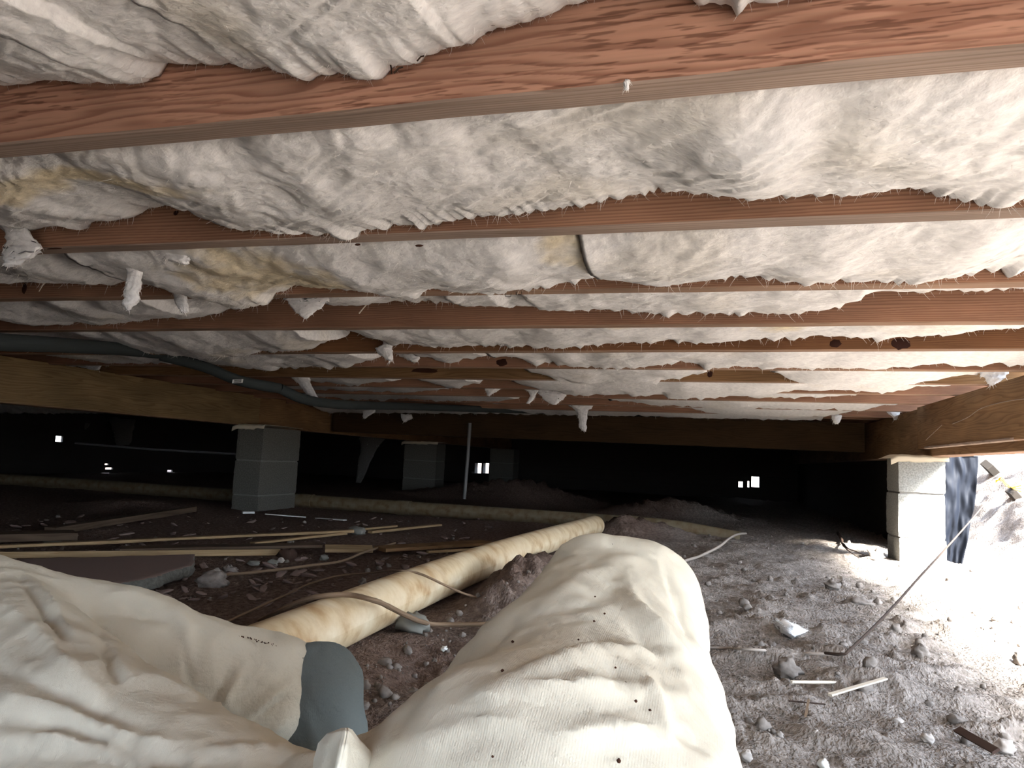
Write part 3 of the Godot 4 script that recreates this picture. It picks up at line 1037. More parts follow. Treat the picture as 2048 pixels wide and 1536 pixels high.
func tuft(label: String, z: float, thick: float, rows: Array, parent: Node = null, called := "insulation_tuft", mat: Material = null, category := "insulation", tint := Color(0.76, 0.755, 0.74)) -> void:
	# a torn scrap of wool that hangs: rows of [height, left edge, right edge] as measured on a plane at depth z, rounded and ragged
	var rings := []
	var spots := []
	var dist := absf(z)
	var sd: float = z * 7.0 + rows[0][1] * 0.013
	var list := []
	for i in rows.size() - 1:
		var steps := 3
		for s in steps:
			var t := float(s) / steps
			list.append([lerpf(rows[i][0], rows[i + 1][0], t), lerpf(rows[i][1], rows[i + 1][1], t), lerpf(rows[i][2], rows[i + 1][2], t)])
	list.append(rows[rows.size() - 1])
	var n := 28
	for i in list.size():
		var a := on_z(list[i][1], list[i][0], -dist)
		var b := on_z(list[i][2], list[i][0], -dist)
		var c := (a + b) / 2.0
		var hw := (b - a).length() / 2.0
		var th := minf(thick, hw * 0.9 + 0.002)
		if i == list.size() - 1 or i == 0:
			th *= 0.5
		var sway := 0.006 * n_mid.get_noise_2d(i * 0.35, sd)
		var ring := PackedVector3Array()
		for k in n:
			var ang := TAU * k / n
			var p := c + Vector3(cos(ang) * hw, 0, -sin(ang) * th + sway)
			var q := 1.0 + 0.24 * n_mid.get_noise_3d(cos(ang) * 1.6 + sd, c.y * 26.0, sin(ang) * 1.6) + 0.16 * n_fine.get_noise_3d(cos(ang) * 5.0, c.y * 90.0, sd + sin(ang) * 5.0)
			p = c + (p - c) * q
			p.y += 0.25 * hw * n_mid.get_noise_2d(cos(ang) * 2.0 + sd, i * 0.25)
			ring.append(p)
			if rng.randf() < 0.07:
				spots.append([p, ((p - c).normalized() * 0.5 + Vector3(0, -1.0, 0)).normalized(), rng.randf_range(0.003, 0.010) * clampf(dist, 0.6, 1.8), 0.0005 * clampf(dist, 0.7, 2.0)])
		rings.append(ring)
	var m := loft(rings)
	if parent != null:
		part(called, m, mat, parent)
		return
	var o := thing(called, label, category)
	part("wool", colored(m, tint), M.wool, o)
	if spots.size() > 3:
		part("loose_fibres", fibres(spots, 77), M.fibre, o).set_meta("kind", "stuff")

func colored(m: ArrayMesh, c: Color) -> ArrayMesh:
	var arr := m.surface_get_arrays(0)
	var v: PackedVector3Array = arr[Mesh.ARRAY_VERTEX]
	var col := PackedColorArray()
	col.resize(v.size())
	col.fill(c)
	arr[Mesh.ARRAY_COLOR] = col
	var am := ArrayMesh.new()
	am.add_surface_from_arrays(Mesh.PRIMITIVE_TRIANGLES, arr)
	return am

func build_tufts() -> void:
	# straws and splinters caught in the wool and on the joists
	var straw := func(a: Array, b: Array, z: float, r: float, mat: Material, label: String):
		var p := on_z(a[0], a[1], z)
		var q := on_z(b[0], b[1], z)
		tag(part("straw", tube(PackedVector3Array([p, p.lerp(q, 0.5) + Vector3(0.001, 0.001, 0.0015), q]), r, 5, 0.4), mat), label, "straw")
	straw.call([742, 599], [718, 627], -1.86, 0.0022, M.splint, "pale splinter dangling in front of the fourth joist, left of centre")
	straw.call([95, 558], [78, 583], -1.44, 0.0012, M.splint, "thin pale straw on the third joist's far left")
	straw.call([781, 130], [783, 148], -0.64, 0.0009, M.root, "upright dark straw at the lowest tip of the nearest batt")
	straw.call([788, 146], [806, 134], -0.64, 0.0010, M.root, "slanting dark straw at the lowest tip of the nearest batt")
	straw.call([834, 122], [848, 112], -0.64, 0.0010, M.root, "short dark straw right of the nearest batt's lowest tip")
	straw.call([956, 57], [990, 49], -0.63, 0.0010, M.root, "long dark straw higher up on the nearest batt's right slope")
	straw.call([502, 302], [505, 318], -0.80, 0.0012, M.root, "dark straw stuck in the second bay's wool, left of centre")
	straw.call([610, 356], [620, 362], -0.93, 0.0012, M.root, "tiny dark straw in the second bay's wool, lower than the other")
	tuft("long white strip of wool hanging below the second joist at left", -1.20, 0.012, [[500, 246, 290], [512, 244, 291], [520, 243, 285], [530, 248, 283], [545, 258, 282], [560, 255, 280], [575, 253, 279], [590, 252, 277], [600, 247, 276], [610, 249, 266], [620, 252, 256]])
	tuft("twisted grey tuft hanging in front of the third joist, right of the long strip", -1.42, 0.009, [[548, 358, 376], [557, 357, 372], [570, 358, 370], [585, 351, 370], [600, 349, 373], [612, 354, 375], [622, 362, 376], [627, 367, 372]])
	tuft("small white tuft caught under the second joist beside the torn cream flap", -1.14, 0.010, [[500, 325, 385], [510, 322, 383], [518, 330, 378], [525, 352, 374], [529, 366, 372]])
	tuft("triangular white scrap below the third joist, left of centre", -1.54, 0.010, [[592, 570, 660], [600, 575, 655], [606, 582, 650], [615, 588, 640], [625, 595, 630], [632, 603, 620], [637, 608, 612]])
	tuft("pale folded flap hanging at the far left end of the second joist", -1.02, 0.010, [[425, -14, 22], [440, -8, 42], [455, 4, 50], [470, 20, 60], [485, 14, 72], [497, 9, 82], [506, 7, 76], [516, 8, 58], [526, 11, 36], [535, 14, 20]])
	tuft("curled white tuft hanging over the fifth joist, left of centre", -2.27, 0.014, [[660, 742, 792], [668, 750, 790], [676, 769, 786], [684, 767, 788], [692, 764, 784], [698, 752, 782], [705, 756, 784], [712, 764, 785], [718, 772, 785], [722, 778, 782]])
	tuft("rounded white tuft under the fifth joist, right of the curled one", -2.60, 0.016, [[702, 788, 846], [708, 796, 840], [714, 806, 838], [720, 816, 837], [724, 822, 832]])
	tuft("slanting white strip of wool near the black pipe, left of centre", -3.12, 0.012, [[752, 580, 618], [758, 586, 619], [766, 597, 622], [776, 603, 626], [786, 612, 631], [793, 620, 635], [797, 630, 640]])
	tuft("hooked white scrap hanging below the seventh joist, centre", -3.53, 0.014, [[760, 966, 990], [766, 968, 992], [772, 970, 997], [777, 970, 1002], [783, 972, 992], [788, 974, 984], [792, 975, 979]])
	tuft("fan shaped white scrap below the eighth joist, centre", -3.60, 0.012, [[779, 1070, 1122], [784, 1076, 1134], [790, 1082, 1131], [797, 1086, 1126], [803, 1092, 1119], [809, 1104, 1112]])
	tuft("thin slanting white sliver left of the fan shaped scrap", -3.58, 0.008, [[779, 1047, 1078], [785, 1058, 1074], [792, 1060, 1070], [800, 1056, 1066], [807, 1052, 1059]])
	tuft("longest white scrap hanging into the dark below the tenth joist", -4.40, 0.014, [[808, 1135, 1192], [814, 1142, 1184], [820, 1152, 1175], [828, 1155, 1175], [837, 1157, 1174], [846, 1158, 1172], [855, 1158, 1173], [863, 1167, 1172]])
	tuft("white tuft bulging over the right girder's top", -2.98, 0.05, [[736, 1955, 2016], [744, 1958, 2012], [752, 1966, 2010], [760, 1971, 2004], [767, 1976, 1992], [771, 1980, 1986]])
	tuft("pale triangular wool scrap hanging below the black pipe at left", -2.75, 0.012, [[694, 24, 99], [702, 27, 95], [710, 31, 82], [719, 36, 60], [728, 40, 46]])
	tuft("flat pale wool scrap resting over the left girder", -2.98, 0.010, [[722, 120, 219], [730, 136, 210], [736, 170, 200], [740, 186, 195]])
	tuft("small square wool scrap on the dark girder, left of centre", -5.0, 0.012, [[820, 726, 753], [827, 726, 746], [833, 726, 736], [837, 727, 731]])
	tuft("small rounded wool scrap on the dark girder, right of the square one", -5.2, 0.012, [[829, 802, 822], [836, 803, 826], [841, 805, 816], [844, 807, 812]])
	tuft("small grey tuft hanging in the dark near the right end of the last lit joist", -4.7, 0.02, [[829, 1664, 1682], [837, 1663, 1683], [845, 1667, 1679], [848, 1670, 1675]])
	tuft("grey wisp of wool hanging beside the right girder's far end", -4.6, 0.012, [[818, 1772, 1812], [826, 1775, 1800], [834, 1786, 1796], [840, 1788, 1793]])
	tuft("tiny pink tuft caught on the lower edge of the nearest joist", -0.655, 0.004, [[160, 1250, 1259], [166, 1248, 1260], [173, 1248, 1258], [182, 1250, 1256]])
	tuft("faint torn wool sheet hanging in the dark at left, under the girder", -7.0, 0.02, [[846, 150, 180], [860, 152, 168], [880, 152, 162], [900, 154, 161]], null, "insulation_tuft", null, "insulation", Color(0.14, 0.13, 0.12))  # this and the next two sheets are coloured near black to stand for shade
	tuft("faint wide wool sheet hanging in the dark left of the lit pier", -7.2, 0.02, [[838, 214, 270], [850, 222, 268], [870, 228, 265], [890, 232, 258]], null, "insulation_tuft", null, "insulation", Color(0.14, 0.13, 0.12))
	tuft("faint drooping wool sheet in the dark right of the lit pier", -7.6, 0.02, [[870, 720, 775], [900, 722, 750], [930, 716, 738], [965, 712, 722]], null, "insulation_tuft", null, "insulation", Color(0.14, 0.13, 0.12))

# ---------------------------------------------------------------- masonry piers
func block_mesh(size: Vector3, seed_value: int) -> ArrayMesh:
	# a concrete block with worn arrises and a slightly uneven face
	var n := 14
	var v := PackedVector3Array()
	var idx := PackedInt32Array()
	var h := size / 2.0
	var r := 0.006
	for ax in 3:
		for s in [-1.0, 1.0]:
			var base := v.size()
			for i in n + 1:
				for k in n + 1:
					var p := Vector3.ZERO
					p[ax] = h[ax] * s
					p[(ax + 1) % 3] = h[(ax + 1) % 3] * (2.0 * i / n - 1.0)
					p[(ax + 2) % 3] = h[(ax + 2) % 3] * (2.0 * k / n - 1.0)
					# round the box
					var q := Vector3(clampf(p.x, -h.x + r, h.x - r), clampf(p.y, -h.y + r, h.y - r), clampf(p.z, -h.z + r, h.z - r))
					var d := p - q
					if d.length() > 0.0:
						p = q + d.normalized() * minf(d.length(), r) * (1.0 + 0.5 * n_fine.get_noise_3dv(p * 40.0 + Vector3.ONE * seed_value))
					p += p.normalized() * 0.0016 * n_mid.get_noise_3dv(p * 22.0 + Vector3.ONE * seed_value)
					v.append(p)
			for i in n:
				for k in n:
					var a := base + i * (n + 1) + k
					if s < 0.0:
						idx.append_array([a, a + 1, a + n + 1, a + 1, a + n + 2, a + n + 1])
					else:
						idx.append_array([a, a + n + 1, a + 1, a + 1, a + n + 1, a + n + 2])
	return from_arrays(v, idx)

func pier(label: String, x0: float, x1: float, z0: float, z1: float, joints: Array, cap: Array, mat: Material, turn := 0.0) -> Node3D:
	# joints: heights of the courses from the top down; the lowest course is bedded in the soil
	var c := Vector3((x0 + x1) / 2.0, 0.0, (z0 + z1) / 2.0)
	var o := thing("block_pier", label, "pier", c)
	o.rotation.y = turn
	for i in joints.size() - 1:
		var y1: float = joints[i]
		var y0: float = joints[i + 1]
		var b := part("concrete_block", block_mesh(Vector3(x1 - x0, y1 - y0 - 0.006, z0 - z1), i * 7 + int(x0 * 10.0)), mat, o)
		b.position = Vector3(rng.randf_range(-0.003, 0.003), (y0 + y1) / 2.0, rng.randf_range(-0.003, 0.003))
		b.rotation.y = rng.randf_range(-0.015, 0.015)
		if i > 0:
			var m := part("mortar_joint", done(box(Vector3(x1 - x0 - 0.012, 0.012, z0 - z1 - 0.012), 0.002)), M.block_dark, o)
			m.position = Vector3(0, y1, 0)
	if cap.size() > 0:
		# thin sheet bent down over the top block
		var w := (x1 - x0) / 2.0
		var d := (z0 - z1) / 2.0
		var y: float = joints[0] + 0.002
		var st := SurfaceTool.new()
		var v := PackedVector3Array()
		var idx := PackedInt32Array()
		var nu := 16
		for i in nu + 1:
			for k in 6:
				var u := lerpf(-w - 0.035, w + 0.012, float(i) / nu)
				var zz: float = [-d - 0.01, -d * 0.3, d * 0.4, d + 0.006, d + 0.012, d + 0.014][k]
				var drop: float = [0.0, 0.004, 0.004, 0.003, -0.014, -0.030][k]
				drop += 0.004 * n_mid.get_noise_2d(u * 22.0, zz * 20.0)
				if u < -w:
					drop += (-w - u) * -0.5
				if u > w * 0.45 and k > 3:
					drop *= 0.75
				v.append(Vector3(u, y + 0.006 + drop, zz))
		var m := v.size()
		for i in m:
			v.append(v[i] + Vector3(0, 0.003, 0.002))
		for i in nu:
			for k in 5:
				var a := i * 6 + k
				idx.append_array([a, a + 1, a + 6, a + 1, a + 7, a + 6])
				a += m
				idx.append_array([a, a + 6, a + 1, a + 1, a + 6, a + 7])
		for i in nu:
			for e in [0, 5]:
				var a: int = i * 6 + e
				idx.append_array([a, a + 6, a + m, a + 6, a + 6 + m, a + m])
		for k in 5:
			for e in [0, nu * 6]:
				var a: int = e + k
				idx.append_array([a, a + 1, a + m, a + 1, a + 1 + m, a + m])
		part("cap_sheet", from_arrays(v, idx), M.cap, o)
	return o

func build_piers() -> void:
	var zf := -3.95
	var y1 := on_z(1795, 985, zf).y
	var y2 := on_z(1797, 1075, zf).y
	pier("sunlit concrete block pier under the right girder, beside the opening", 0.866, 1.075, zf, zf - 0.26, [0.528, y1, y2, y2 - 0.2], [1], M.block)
	zf = -4.12
	var a := on_y(514, 1022, 0.0)
	var x := a.x
	zf = a.z
	var x_left := on_z(462, 1010, zf).x
	var z_back := on_x(590, 1012, x).z
	var j1 := on_z(521, 922, zf).y
	var j2 := on_z(516, 992, zf).y
	pier("dim concrete block pier under the joint of the left girder", x_left, x, zf, z_back, [0.565, j1, j2, j2 - 0.22], [1], M.block_darkened)
	pier("faint concrete block pier in the dark, second along the left girder", -3.36, -2.97, -7.35, -7.62, [0.56, 0.36, 0.16, -0.05], [1], M.block_darkened)
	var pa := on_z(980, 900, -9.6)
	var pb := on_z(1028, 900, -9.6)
	pier("barely visible block pier far back, left of the dark centre", pa.x, pb.x, -9.6, -9.9, [0.56, 0.36, 0.16, -0.05], [], M.block_darkened)

# ---------------------------------------------------------------- pipes
func build_pipes() -> void:
	# near drain pipe, lying along the crawl space
	var pts := []
	for q in [[330, 1420], [520, 1312], [800, 1190], [1000, 1112], [1190, 1051]]:
		pts.append(on_y(q[0], q[1], 0.062))
	pts[0] = Vector3(pts[1].x + 0.01, 0.062, -0.985)
	var o := thing("drain_pipe", "large cream drain pipe running away from the foreground legs", "pipe")
	var path := smooth_path(pts, 0.04)
	part("pipe_barrel", tube(path, 0.057, 36), M.pvc, o)
	# far drain pipe across the back
	var f := thing("drain_pipe", "long dusty drain pipe lying across the dark ground at the back", "pipe")
	pts = []
	for q in [[-300, 946], [30, 958], [250, 972], [455, 990], [600, 1008], [800, 1020], [1000, 1030], [1190, 1042], [1340, 1050], [1480, 1062]]:
		pts.append(on_y(q[0], q[1], 0.05))
	for i in pts.size():
		var p: Vector3 = pts[i]
		pts[i] = Vector3(p.x, 0.045 - 0.05 * smoothstep(-0.4, 0.15, p.x), lerpf(p.z, -4.76, 0.88))
	path = smooth_path(pts, 0.06)
	part("pipe_barrel", tube(path, 0.048, 28), M.pvc_dull, f)
	for q in [804, 615, 1268]:
		var best := 0
		for i in path.size():
			if absf(pix(path[i]).x - q) < absf(pix(path[best]).x - q):
				best = i
		var d := (path[mini(best + 1, path.size() - 1)] - path[maxi(best - 1, 0)]).normalized()
		part("coupling", tube(PackedVector3Array([path[best] - d * 0.05, path[best] + d * 0.05]), 0.052, 28), M.pvc_dull, f)
	# black foam covered water pipe slung under the joists
	var w := thing("insulated_pipe", "black foam covered water pipe slung below the joists", "pipe")
	var rows := [[[-260, 645, 1.30], [-100, 668, 1.55], [0, 684, 1.83], [80, 688, 2.05], [150, 692, 2.3], [240, 698, 2.65], [316, 706, 2.95]],
		[[322, 711, 2.97], [410, 734, 3.0], [478, 761, 3.02], [560, 777, 3.12]],
		[[560, 777, 3.12], [600, 796, 3.2], [650, 806, 3.4], [700, 810, 3.62], [787, 812, 4.2], [923, 817, 4.9], [1094, 822, 5.2], [1350, 832, 5.5], [1519, 845, 5.8], [1640, 852, 6.0]]]
	for r in rows.size():
		pts = []
		for q in rows[r]:
			pts.append(at(q[0], q[1], q[2]))
		part("foam_sleeve", tube(smooth_path(pts, 0.05), [0.0235, 0.0225, 0.0225][r], 20, 0.05), M.foam, w)
	# printed stickers on the foam
	for q in [[297, 708, 2.90, 22, 9, -0.25], [323, 705, 2.93, 12, 7, -0.15], [479, 763, 2.985, 21, 9, 0.12]]:
		var p := at(q[0], q[1], q[2])
		var k: float = q[2] / FOCAL
		var lab := part("paper_label", done(box(Vector3(q[3] * k, q[4] * k, 0.001), 0.0002)), M.sticker, w)
		lab.position = p + Vector3(0, 0, 0.012)
		lab.rotation = Vector3(-0.5, 0.25, q[5])
		for e in 3:
			var bar := part("print_line", done(box(Vector3(q[3] * k * 0.7, q[4] * k * 0.14, 0.0006), 0.0001)), M.ink, lab)
			bar.position = Vector3(0, q[4] * k * 0.28 * (e - 1), 0.0006)
	# thin steel prop and a thin rail far back
	var a := on_z(929, 985, -5.30)
	var top := on_z(940, 846, -5.30)
	tag(part("steel_prop", tube(PackedVector3Array([a - Vector3(0, 0.05, 0), a.lerp(top, 0.5) + Vector3(0.004, 0, 0), top]), 0.014, 10), M.steel), "thin leaning grey prop between ground and girder, far back centre", "prop")
	var l0 := at(150, 886, 6.6)
	var l1 := at(470, 908, 6.3)
	tag(part("thin_pipe", tube(PackedVector3Array([l0, l0.lerp(l1, 0.5) - Vector3(0, 0.01, 0), l1]), 0.010, 8), M.steel), "faint thin pipe crossing the dark behind the lit left pier", "pipe")
	# cables that cross the drain pipe
	var cable := func(rows2: Array, r: float, mat: Material, called: String, label: String, cat: String):
		var ps := []
		for q in rows2:
			var p := on_soil(q[0], q[1], q[2]) if q.size() == 3 else at(q[0], q[1], q[3])
			ps.append(p)
		var sp := smooth_path(ps, 0.02)
		tag(part(called, tube(sp, r, 8, 0.15), mat), label, cat)
	cable.call([[440, 1250, 0.01], [500, 1222, 0.015], [560, 1195, 0.02], [660, 1155, 0.02], [740, 1146, 0.06], [800, 1141, 0.118], [835, 1146, 0.121], [860, 1156, 0.112], [885, 1168, 0.085], [925, 1186, 0.045], [1020, 1214, 0.01], [1080, 1232, 0.005]], 0.0032, M.cable, "cable", "thin brown cable crossing the drain pipe at its bare middle", "cable")
	cable.call([[520, 1240, 0.02], [555, 1223, 0.07], [600, 1203, 0.105], [650, 1191, 0.1245], [700, 1190, 0.125], [745, 1200, 0.122], [775, 1212, 0.108], [810, 1230, 0.072], [845, 1244, 0.035], [880, 1249, 0.016], [985, 1248, 0.012], [1060, 1250, 0.01]], 0.0058, M.cable, "cable", "thicker brown cable arched over the drain pipe nearer the viewer", "cable")
	cable.call([[440, 1150, 0.01], [495, 1146, 0.02], [560, 1139, 0.03], [620, 1131, 0.03], [680, 1123, 0.03], [730, 1104, 0.03], [790, 1086, 0.03]], 0.005, M.cable, "root_strand", "wavy brown root lying left of the drain pipe", "root")
	cable.call([[1335, 1145, 0.01], [1365, 1124, 0.015], [1400, 1112, 0.02], [1435, 1095, 0.03], [1460, 1076, 0.04], [1478, 1068, 0.05], [1492, 1067, 0.05]], 0.0065, M.cable_pale, "cable", "pale stiff cable on the ground right of the raised knee", "cable")
	cable.call([[1400, 1294, 0.008], [1450, 1297, 0.008], [1500, 1299, 0.008], [1560, 1304, 0.006], [1625, 1307, 0.012], [1690, 1309, 0.012]], 0.0032, M.cable_pale, "cable", "thin cable half buried in the soil right of the knee", "cable")
	# the cable that rises to the bank outside
	var e0 := on_soil(1690, 1308, 0.012)
	var e1 := on_soil(1650, 1306, 0.006)
	var tip := sight_soil(2006, 975) + Vector3(-0.02, 0.015, 0.02)
	var ps := [e1, e0, e0.lerp(tip, 0.25) + Vector3(0, -0.012, 0), e0.lerp(tip, 0.5) + Vector3(0, -0.014, 0), e0.lerp(tip, 0.75) + Vector3(0, -0.008, 0), tip]
	tag(part("cable", tube(smooth_path(ps, 0.03), 0.0032, 8, 0.2), M.cable_dark), "long straight cable rising from the soil to the bank outside", "cable")

# ---------------------------------------------------------------- outside, beyond the right girder
func build_outside() -> void:
	# black plastic sheet hung behind the pier
	var rings := []
	for i in 25:
		var t := i / 24.0
		var y := lerpf(912, 1155, t)
		var a := on_z(1880, y, -4.30)
		var b := on_z(lerpf(1957, 1916, pow(t, 1.6)), y, -4.30)
		var pts := PackedVector3Array()
		var n := 26
		for k in 2 * n:
			var u: float = float(k) / (n - 1) if k < n else float(2 * n - 1 - k) / (n - 1)
			var fold := 0.012 * sin(u * 6.0 + t * 1.8 + 2.0 * n_big.get_noise_2d(u * 2.0, t * 3.0)) + 0.010 * n_mid.get_noise_2d(u * 3.0, t * 5.0)
			pts.append(a.lerp(b, u) + Vector3(0, 0.004 * n_mid.get_noise_2d(u * 5.0, t), fold - (0.0015 if k < n else -0.0015)))
		rings.append(pts)
	tag(part("plastic_sheet", loft(rings), M.sheet), "black plastic sheet hanging behind the sunlit pier, narrowing downward", "plastic sheet")
	# offcut of timber on the bank, with a strap
	var o := thing("timber_offcut", "dark grey timber offcut stuck in the bright bank outside", "timber")
	var p := sight_soil(1990, 945) + Vector3(-0.02, 0.01, 0.02)
	var m := part("board", done(box(Vector3(0.17, 0.055, 0.09), 0.004)), M.offcut, o)
	m.position = p
	m.rotation = Vector3(0.5, 0.3, -0.68)
	var o2 := thing("timber_offcut", "small dark block at the right edge below the yellow strap", "timber")
	m = part("board", done(box(Vector3(0.09, 0.045, 0.06), 0.004)), M.offcut, o2)
	m.position = sight_soil(2032, 993) + Vector3(-0.01, 0.005, 0.01)
	m.rotation = Vector3(0.3, 0.2, -0.8)
	var strap := thing("strap", "yellow strap of three strands tied at the cable's top end", "strap")
	for k in 3:
		var ps := []
		for q in [[2004, 972], [2014, 962 + k * 5], [2026, 972 + k * 6], [2040, 982 + k * 4], [2056, 978 + k * 9]]:
			ps.append(sight_soil(q[0], q[1]) + Vector3(-0.05, 0.02 + 0.008 * k, 0.04))
		part("strand", tube(smooth_path(ps, 0.02), 0.0028, 6), M.strap, strap)

# ---------------------------------------------------------------- litter on the soil
func strip(called: String, label: String, cat: String, a: Array, b: Array, wide: float, thick: float, mat: Material, lift := 0.02, tilt := 0.0) -> Node3D:
	# a strip of wood from one measured end to the other
	var p := on_soil(a[0], a[1], lift)
	var q := on_soil(b[0], b[1], lift)
	var length := p.distance_to(q)
	var seed_value := int(a[0] + a[1])
	var m := beam_mesh(-length / 2.0, length / 2.0, wide / 2.0, -wide / 2.0, func(x: float) -> float: return -thick / 2.0 + 0.004 * n_mid.get_noise_2d(x * 1.6, seed_value), thick / 2.0, seed_value, mat, mat)
	var o := part(called, m, null)
	var d := (q - p).normalized()
	var side := d.cross(Vector3.UP).normalized()
	var up := side.cross(d).normalized()
	o.transform = Transform3D(Basis(d, up, side).rotated(d, tilt), (p + q) / 2.0)
	tag(o, label, cat)
	return o

func stone(label: String, px: float, py: float, w: float, h: float, mat: Material, s: int, cat := "stone", called := "stone", rough := 0.45) -> void:
	var p := on_soil(px, py, 0.0)
	var k := absf((p - CAM).dot(basis_cam.z)) / FOCAL
	p = on_soil(px, py, h * k * 0.35)
	var o := part(called, rock(s, Vector3(w * 0.5 * k, h * 0.5 * k, w * 0.42 * k), rough, 10, 14), mat)
	o.position = p
	o.rotation.y = s * 1.3
	tag(o, label, cat)

func build_litter() -> void:
	strip("lath", "long pale lath lying across the left ground, the upper of two", "wood strip", [-150, 1100], [705, 1062], 0.035, 0.012, M.lath, 0.03)
	strip("lath", "pale edged lath nearest the slab on the left ground", "wood strip", [-150, 1112], [560, 1104], 0.012, 0.022, M.lath, 0.03)
	strip("plank", "flat brown plank behind the nearest lath, left of the drain pipe", "plank", [240, 1098], [640, 1090], 0.09, 0.012, M.greyboard, 0.022)
	strip("lath", "short lath under the long upper lath, ending near the far drain pipe", "wood strip", [505, 1087], [690, 1066], 0.03, 0.01, M.lath, 0.03)
	strip("lath", "tapering lath pointing at the far drain pipe", "wood strip", [740, 1064], [880, 1050], 0.03, 0.012, M.lath, 0.03)
	strip("lath", "thin lath behind the tapering one", "wood strip", [690, 1062], [792, 1052], 0.02, 0.01, M.lath, 0.03)
	strip("plank", "weathered plank running to the drain pipe's far half", "plank", [760, 1098], [975, 1085], 0.10, 0.014, M.brown, 0.025)
	strip("lath", "pale sliver in front of the weathered plank by the drain pipe", "wood strip", [855, 1104], [960, 1098], 0.02, 0.01, M.lath, 0.02)
	strip("plank", "broken greyish board piece left of the weathered plank", "plank", [650, 1097], [745, 1098], 0.06, 0.014, M.lath, 0.03, 0.2)
	strip("rail", "dusty grey rail slanting across the dark ground at left", "rail", [100, 1062], [385, 1018], 0.05, 0.03, M.greyboard, 0.03)
	strip("board", "grey broken board in the dark at the left edge", "board", [-60, 1075], [150, 1070], 0.12, 0.03, M.greyboard, 0.03)
	strip("paper_strip", "pale paper strip on the dark ground below the lit left pier", "scrap", [530, 1028], [612, 1034], 0.03, 0.004, M.sticker, 0.015)
	strip("paper_strip", "pale paper strip right of the lit left pier", "scrap", [634, 1036], [690, 1040], 0.03, 0.004, M.sticker, 0.015)
	strip("paper_strip", "short pale scrap at the foot of the lit left pier", "scrap", [485, 1025], [508, 1025], 0.03, 0.012, M.sticker, 0.012)
	# on the daylit side
	strip("stick", "wide pale splinter of wood on the soil at lower right", "stick", [1660, 1390], [1771, 1357], 0.0095, 0.004, M.splint, 0.012)
	strip("stick", "thin pale splinter left of the wide one at lower right", "stick", [1583, 1363], [1686, 1364], 0.005, 0.003, M.splint, 0.012)
	strip("twig", "short brown twig standing out of the soil below the splinters", "twig", [1611, 1432], [1617, 1400], 0.004, 0.004, M.cable, 0.015)
	strip("twig", "brown twig lying flat left of the upright one", "twig", [1578, 1404], [1650, 1410], 0.003, 0.003, M.root, 0.008)
	# flakes and dry crumbs on the dark side, past counting
	var mm := MultiMesh.new()
	mm.transform_format = MultiMesh.TRANSFORM_3D
	mm.mesh = rock(40, Vector3(1.6, 0.35, 0.8), 0.7, 5, 7)
	mm.instance_count = 520
	for i in 520:
		var p := on_y(rng.randf_range(-40, 1010), rng.randf_range(1035, 1215), 0.0)
		if absf(p.x + 0.79) < 0.08:
			p.x -= 0.2
		var k := 0.004 + 0.018 * pow(rng.randf(), 3.0)
		var b := Basis.from_euler(Vector3(rng.randf_range(-0.4, 0.4), rng.randf() * TAU, rng.randf_range(-0.4, 0.4))).scaled(Vector3.ONE * k)
		mm.set_instance_transform(i, Transform3D(b, soil_at(p, k * 0.25)))
	var flakes := MultiMeshInstance3D.new()
	flakes.name = numbered("dry_flakes")
	flakes.multimesh = mm
	flakes.material_override = M.slab
	add_child(flakes, true)
	flakes.set_meta("kind", "stuff")
	tag(flakes, "brown flakes and dry crumbs littering the dark ground at left", "litter")
	# slab with a crumbled pale edge
	var slab := thing("slab", "broken flat slab with a crumbled pale edge, left of the drain pipe", "slab")
	var outline := [[-40, 1122], [120, 1117], [390, 1110], [386, 1132], [352, 1140], [322, 1152], [285, 1160], [250, 1166], [215, 1175], [180, 1178], [120, 1180], [40, 1178], [-40, 1165]]
	var top := PackedVector3Array()
	for q in outline:
		var p := on_y(q[0], q[1], 0.045)
		top.append(Vector3(p.x, 0, p.z))
	var mid := Vector3.ZERO
	for p in top:
		mid += p
	mid /= top.size()
	var dense := PackedVector3Array()
	for i in top.size():
		for s in 6:
			var p := top[i].lerp(top[(i + 1) % top.size()], s / 6.0)
			dense.append(p + (p - mid).normalized() * 0.016 * n_mid.get_noise_2d(p.x * 28.0, p.z * 28.0))
	var ring := func(y: float, grow: float) -> PackedVector3Array:
		var out := PackedVector3Array()
		for p in dense:
			out.append(Vector3(p.x, y + 0.002 * n_fine.get_noise_2d(p.x * 50.0, p.z * 50.0), p.z) + (p - mid).normalized() * grow)
		return out
	part("slab_face", loft([ring.call(0.046, 0.0), ring.call(0.048, -0.004), ring.call(0.0485, -0.02)]), M.slab, slab)
	part("crumbled_edge", loft([ring.call(0.012, -0.006), ring.call(0.020, 0.005), ring.call(0.030, -0.002), ring.call(0.037, 0.003), ring.call(0.0455, -0.006)]), M.block_darkened, slab)
	# stones and rubble on the left
	stone("grey stone with a flat top by the nearest lath's end", 545, 1126, 24, 13, M.stone_grey, 3)
	stone("small pale stone beside the flat topped grey stone", 562, 1121, 16, 11, M.stone, 4)
	stone("dusty grey stone left of the flat topped one", 508, 1127, 24, 12, M.stone_grey, 5)
	stone("small stone under the broken greyish board", 648, 1116, 20, 13, M.stone_grey, 6)
	stone("grey stone lying across the thin lath", 715, 1062, 34, 16, M.stone_grey, 7, "stone", "stone", 0.6)
	stone("dark block shaped lump at the end of the nearest lath", 575, 1112, 34, 28, M.dark_chip, 8, "lump", "lump", 0.5)
	stone("pale lump at the left end of the dark ground", 105, 1085, 40, 8, M.stone_grey, 9)
	stone("clump of pinkish brown soil at the slab's right tip", 425, 1160, 60, 36, M.clod, 10, "soil clump", "soil_clump", 0.7)
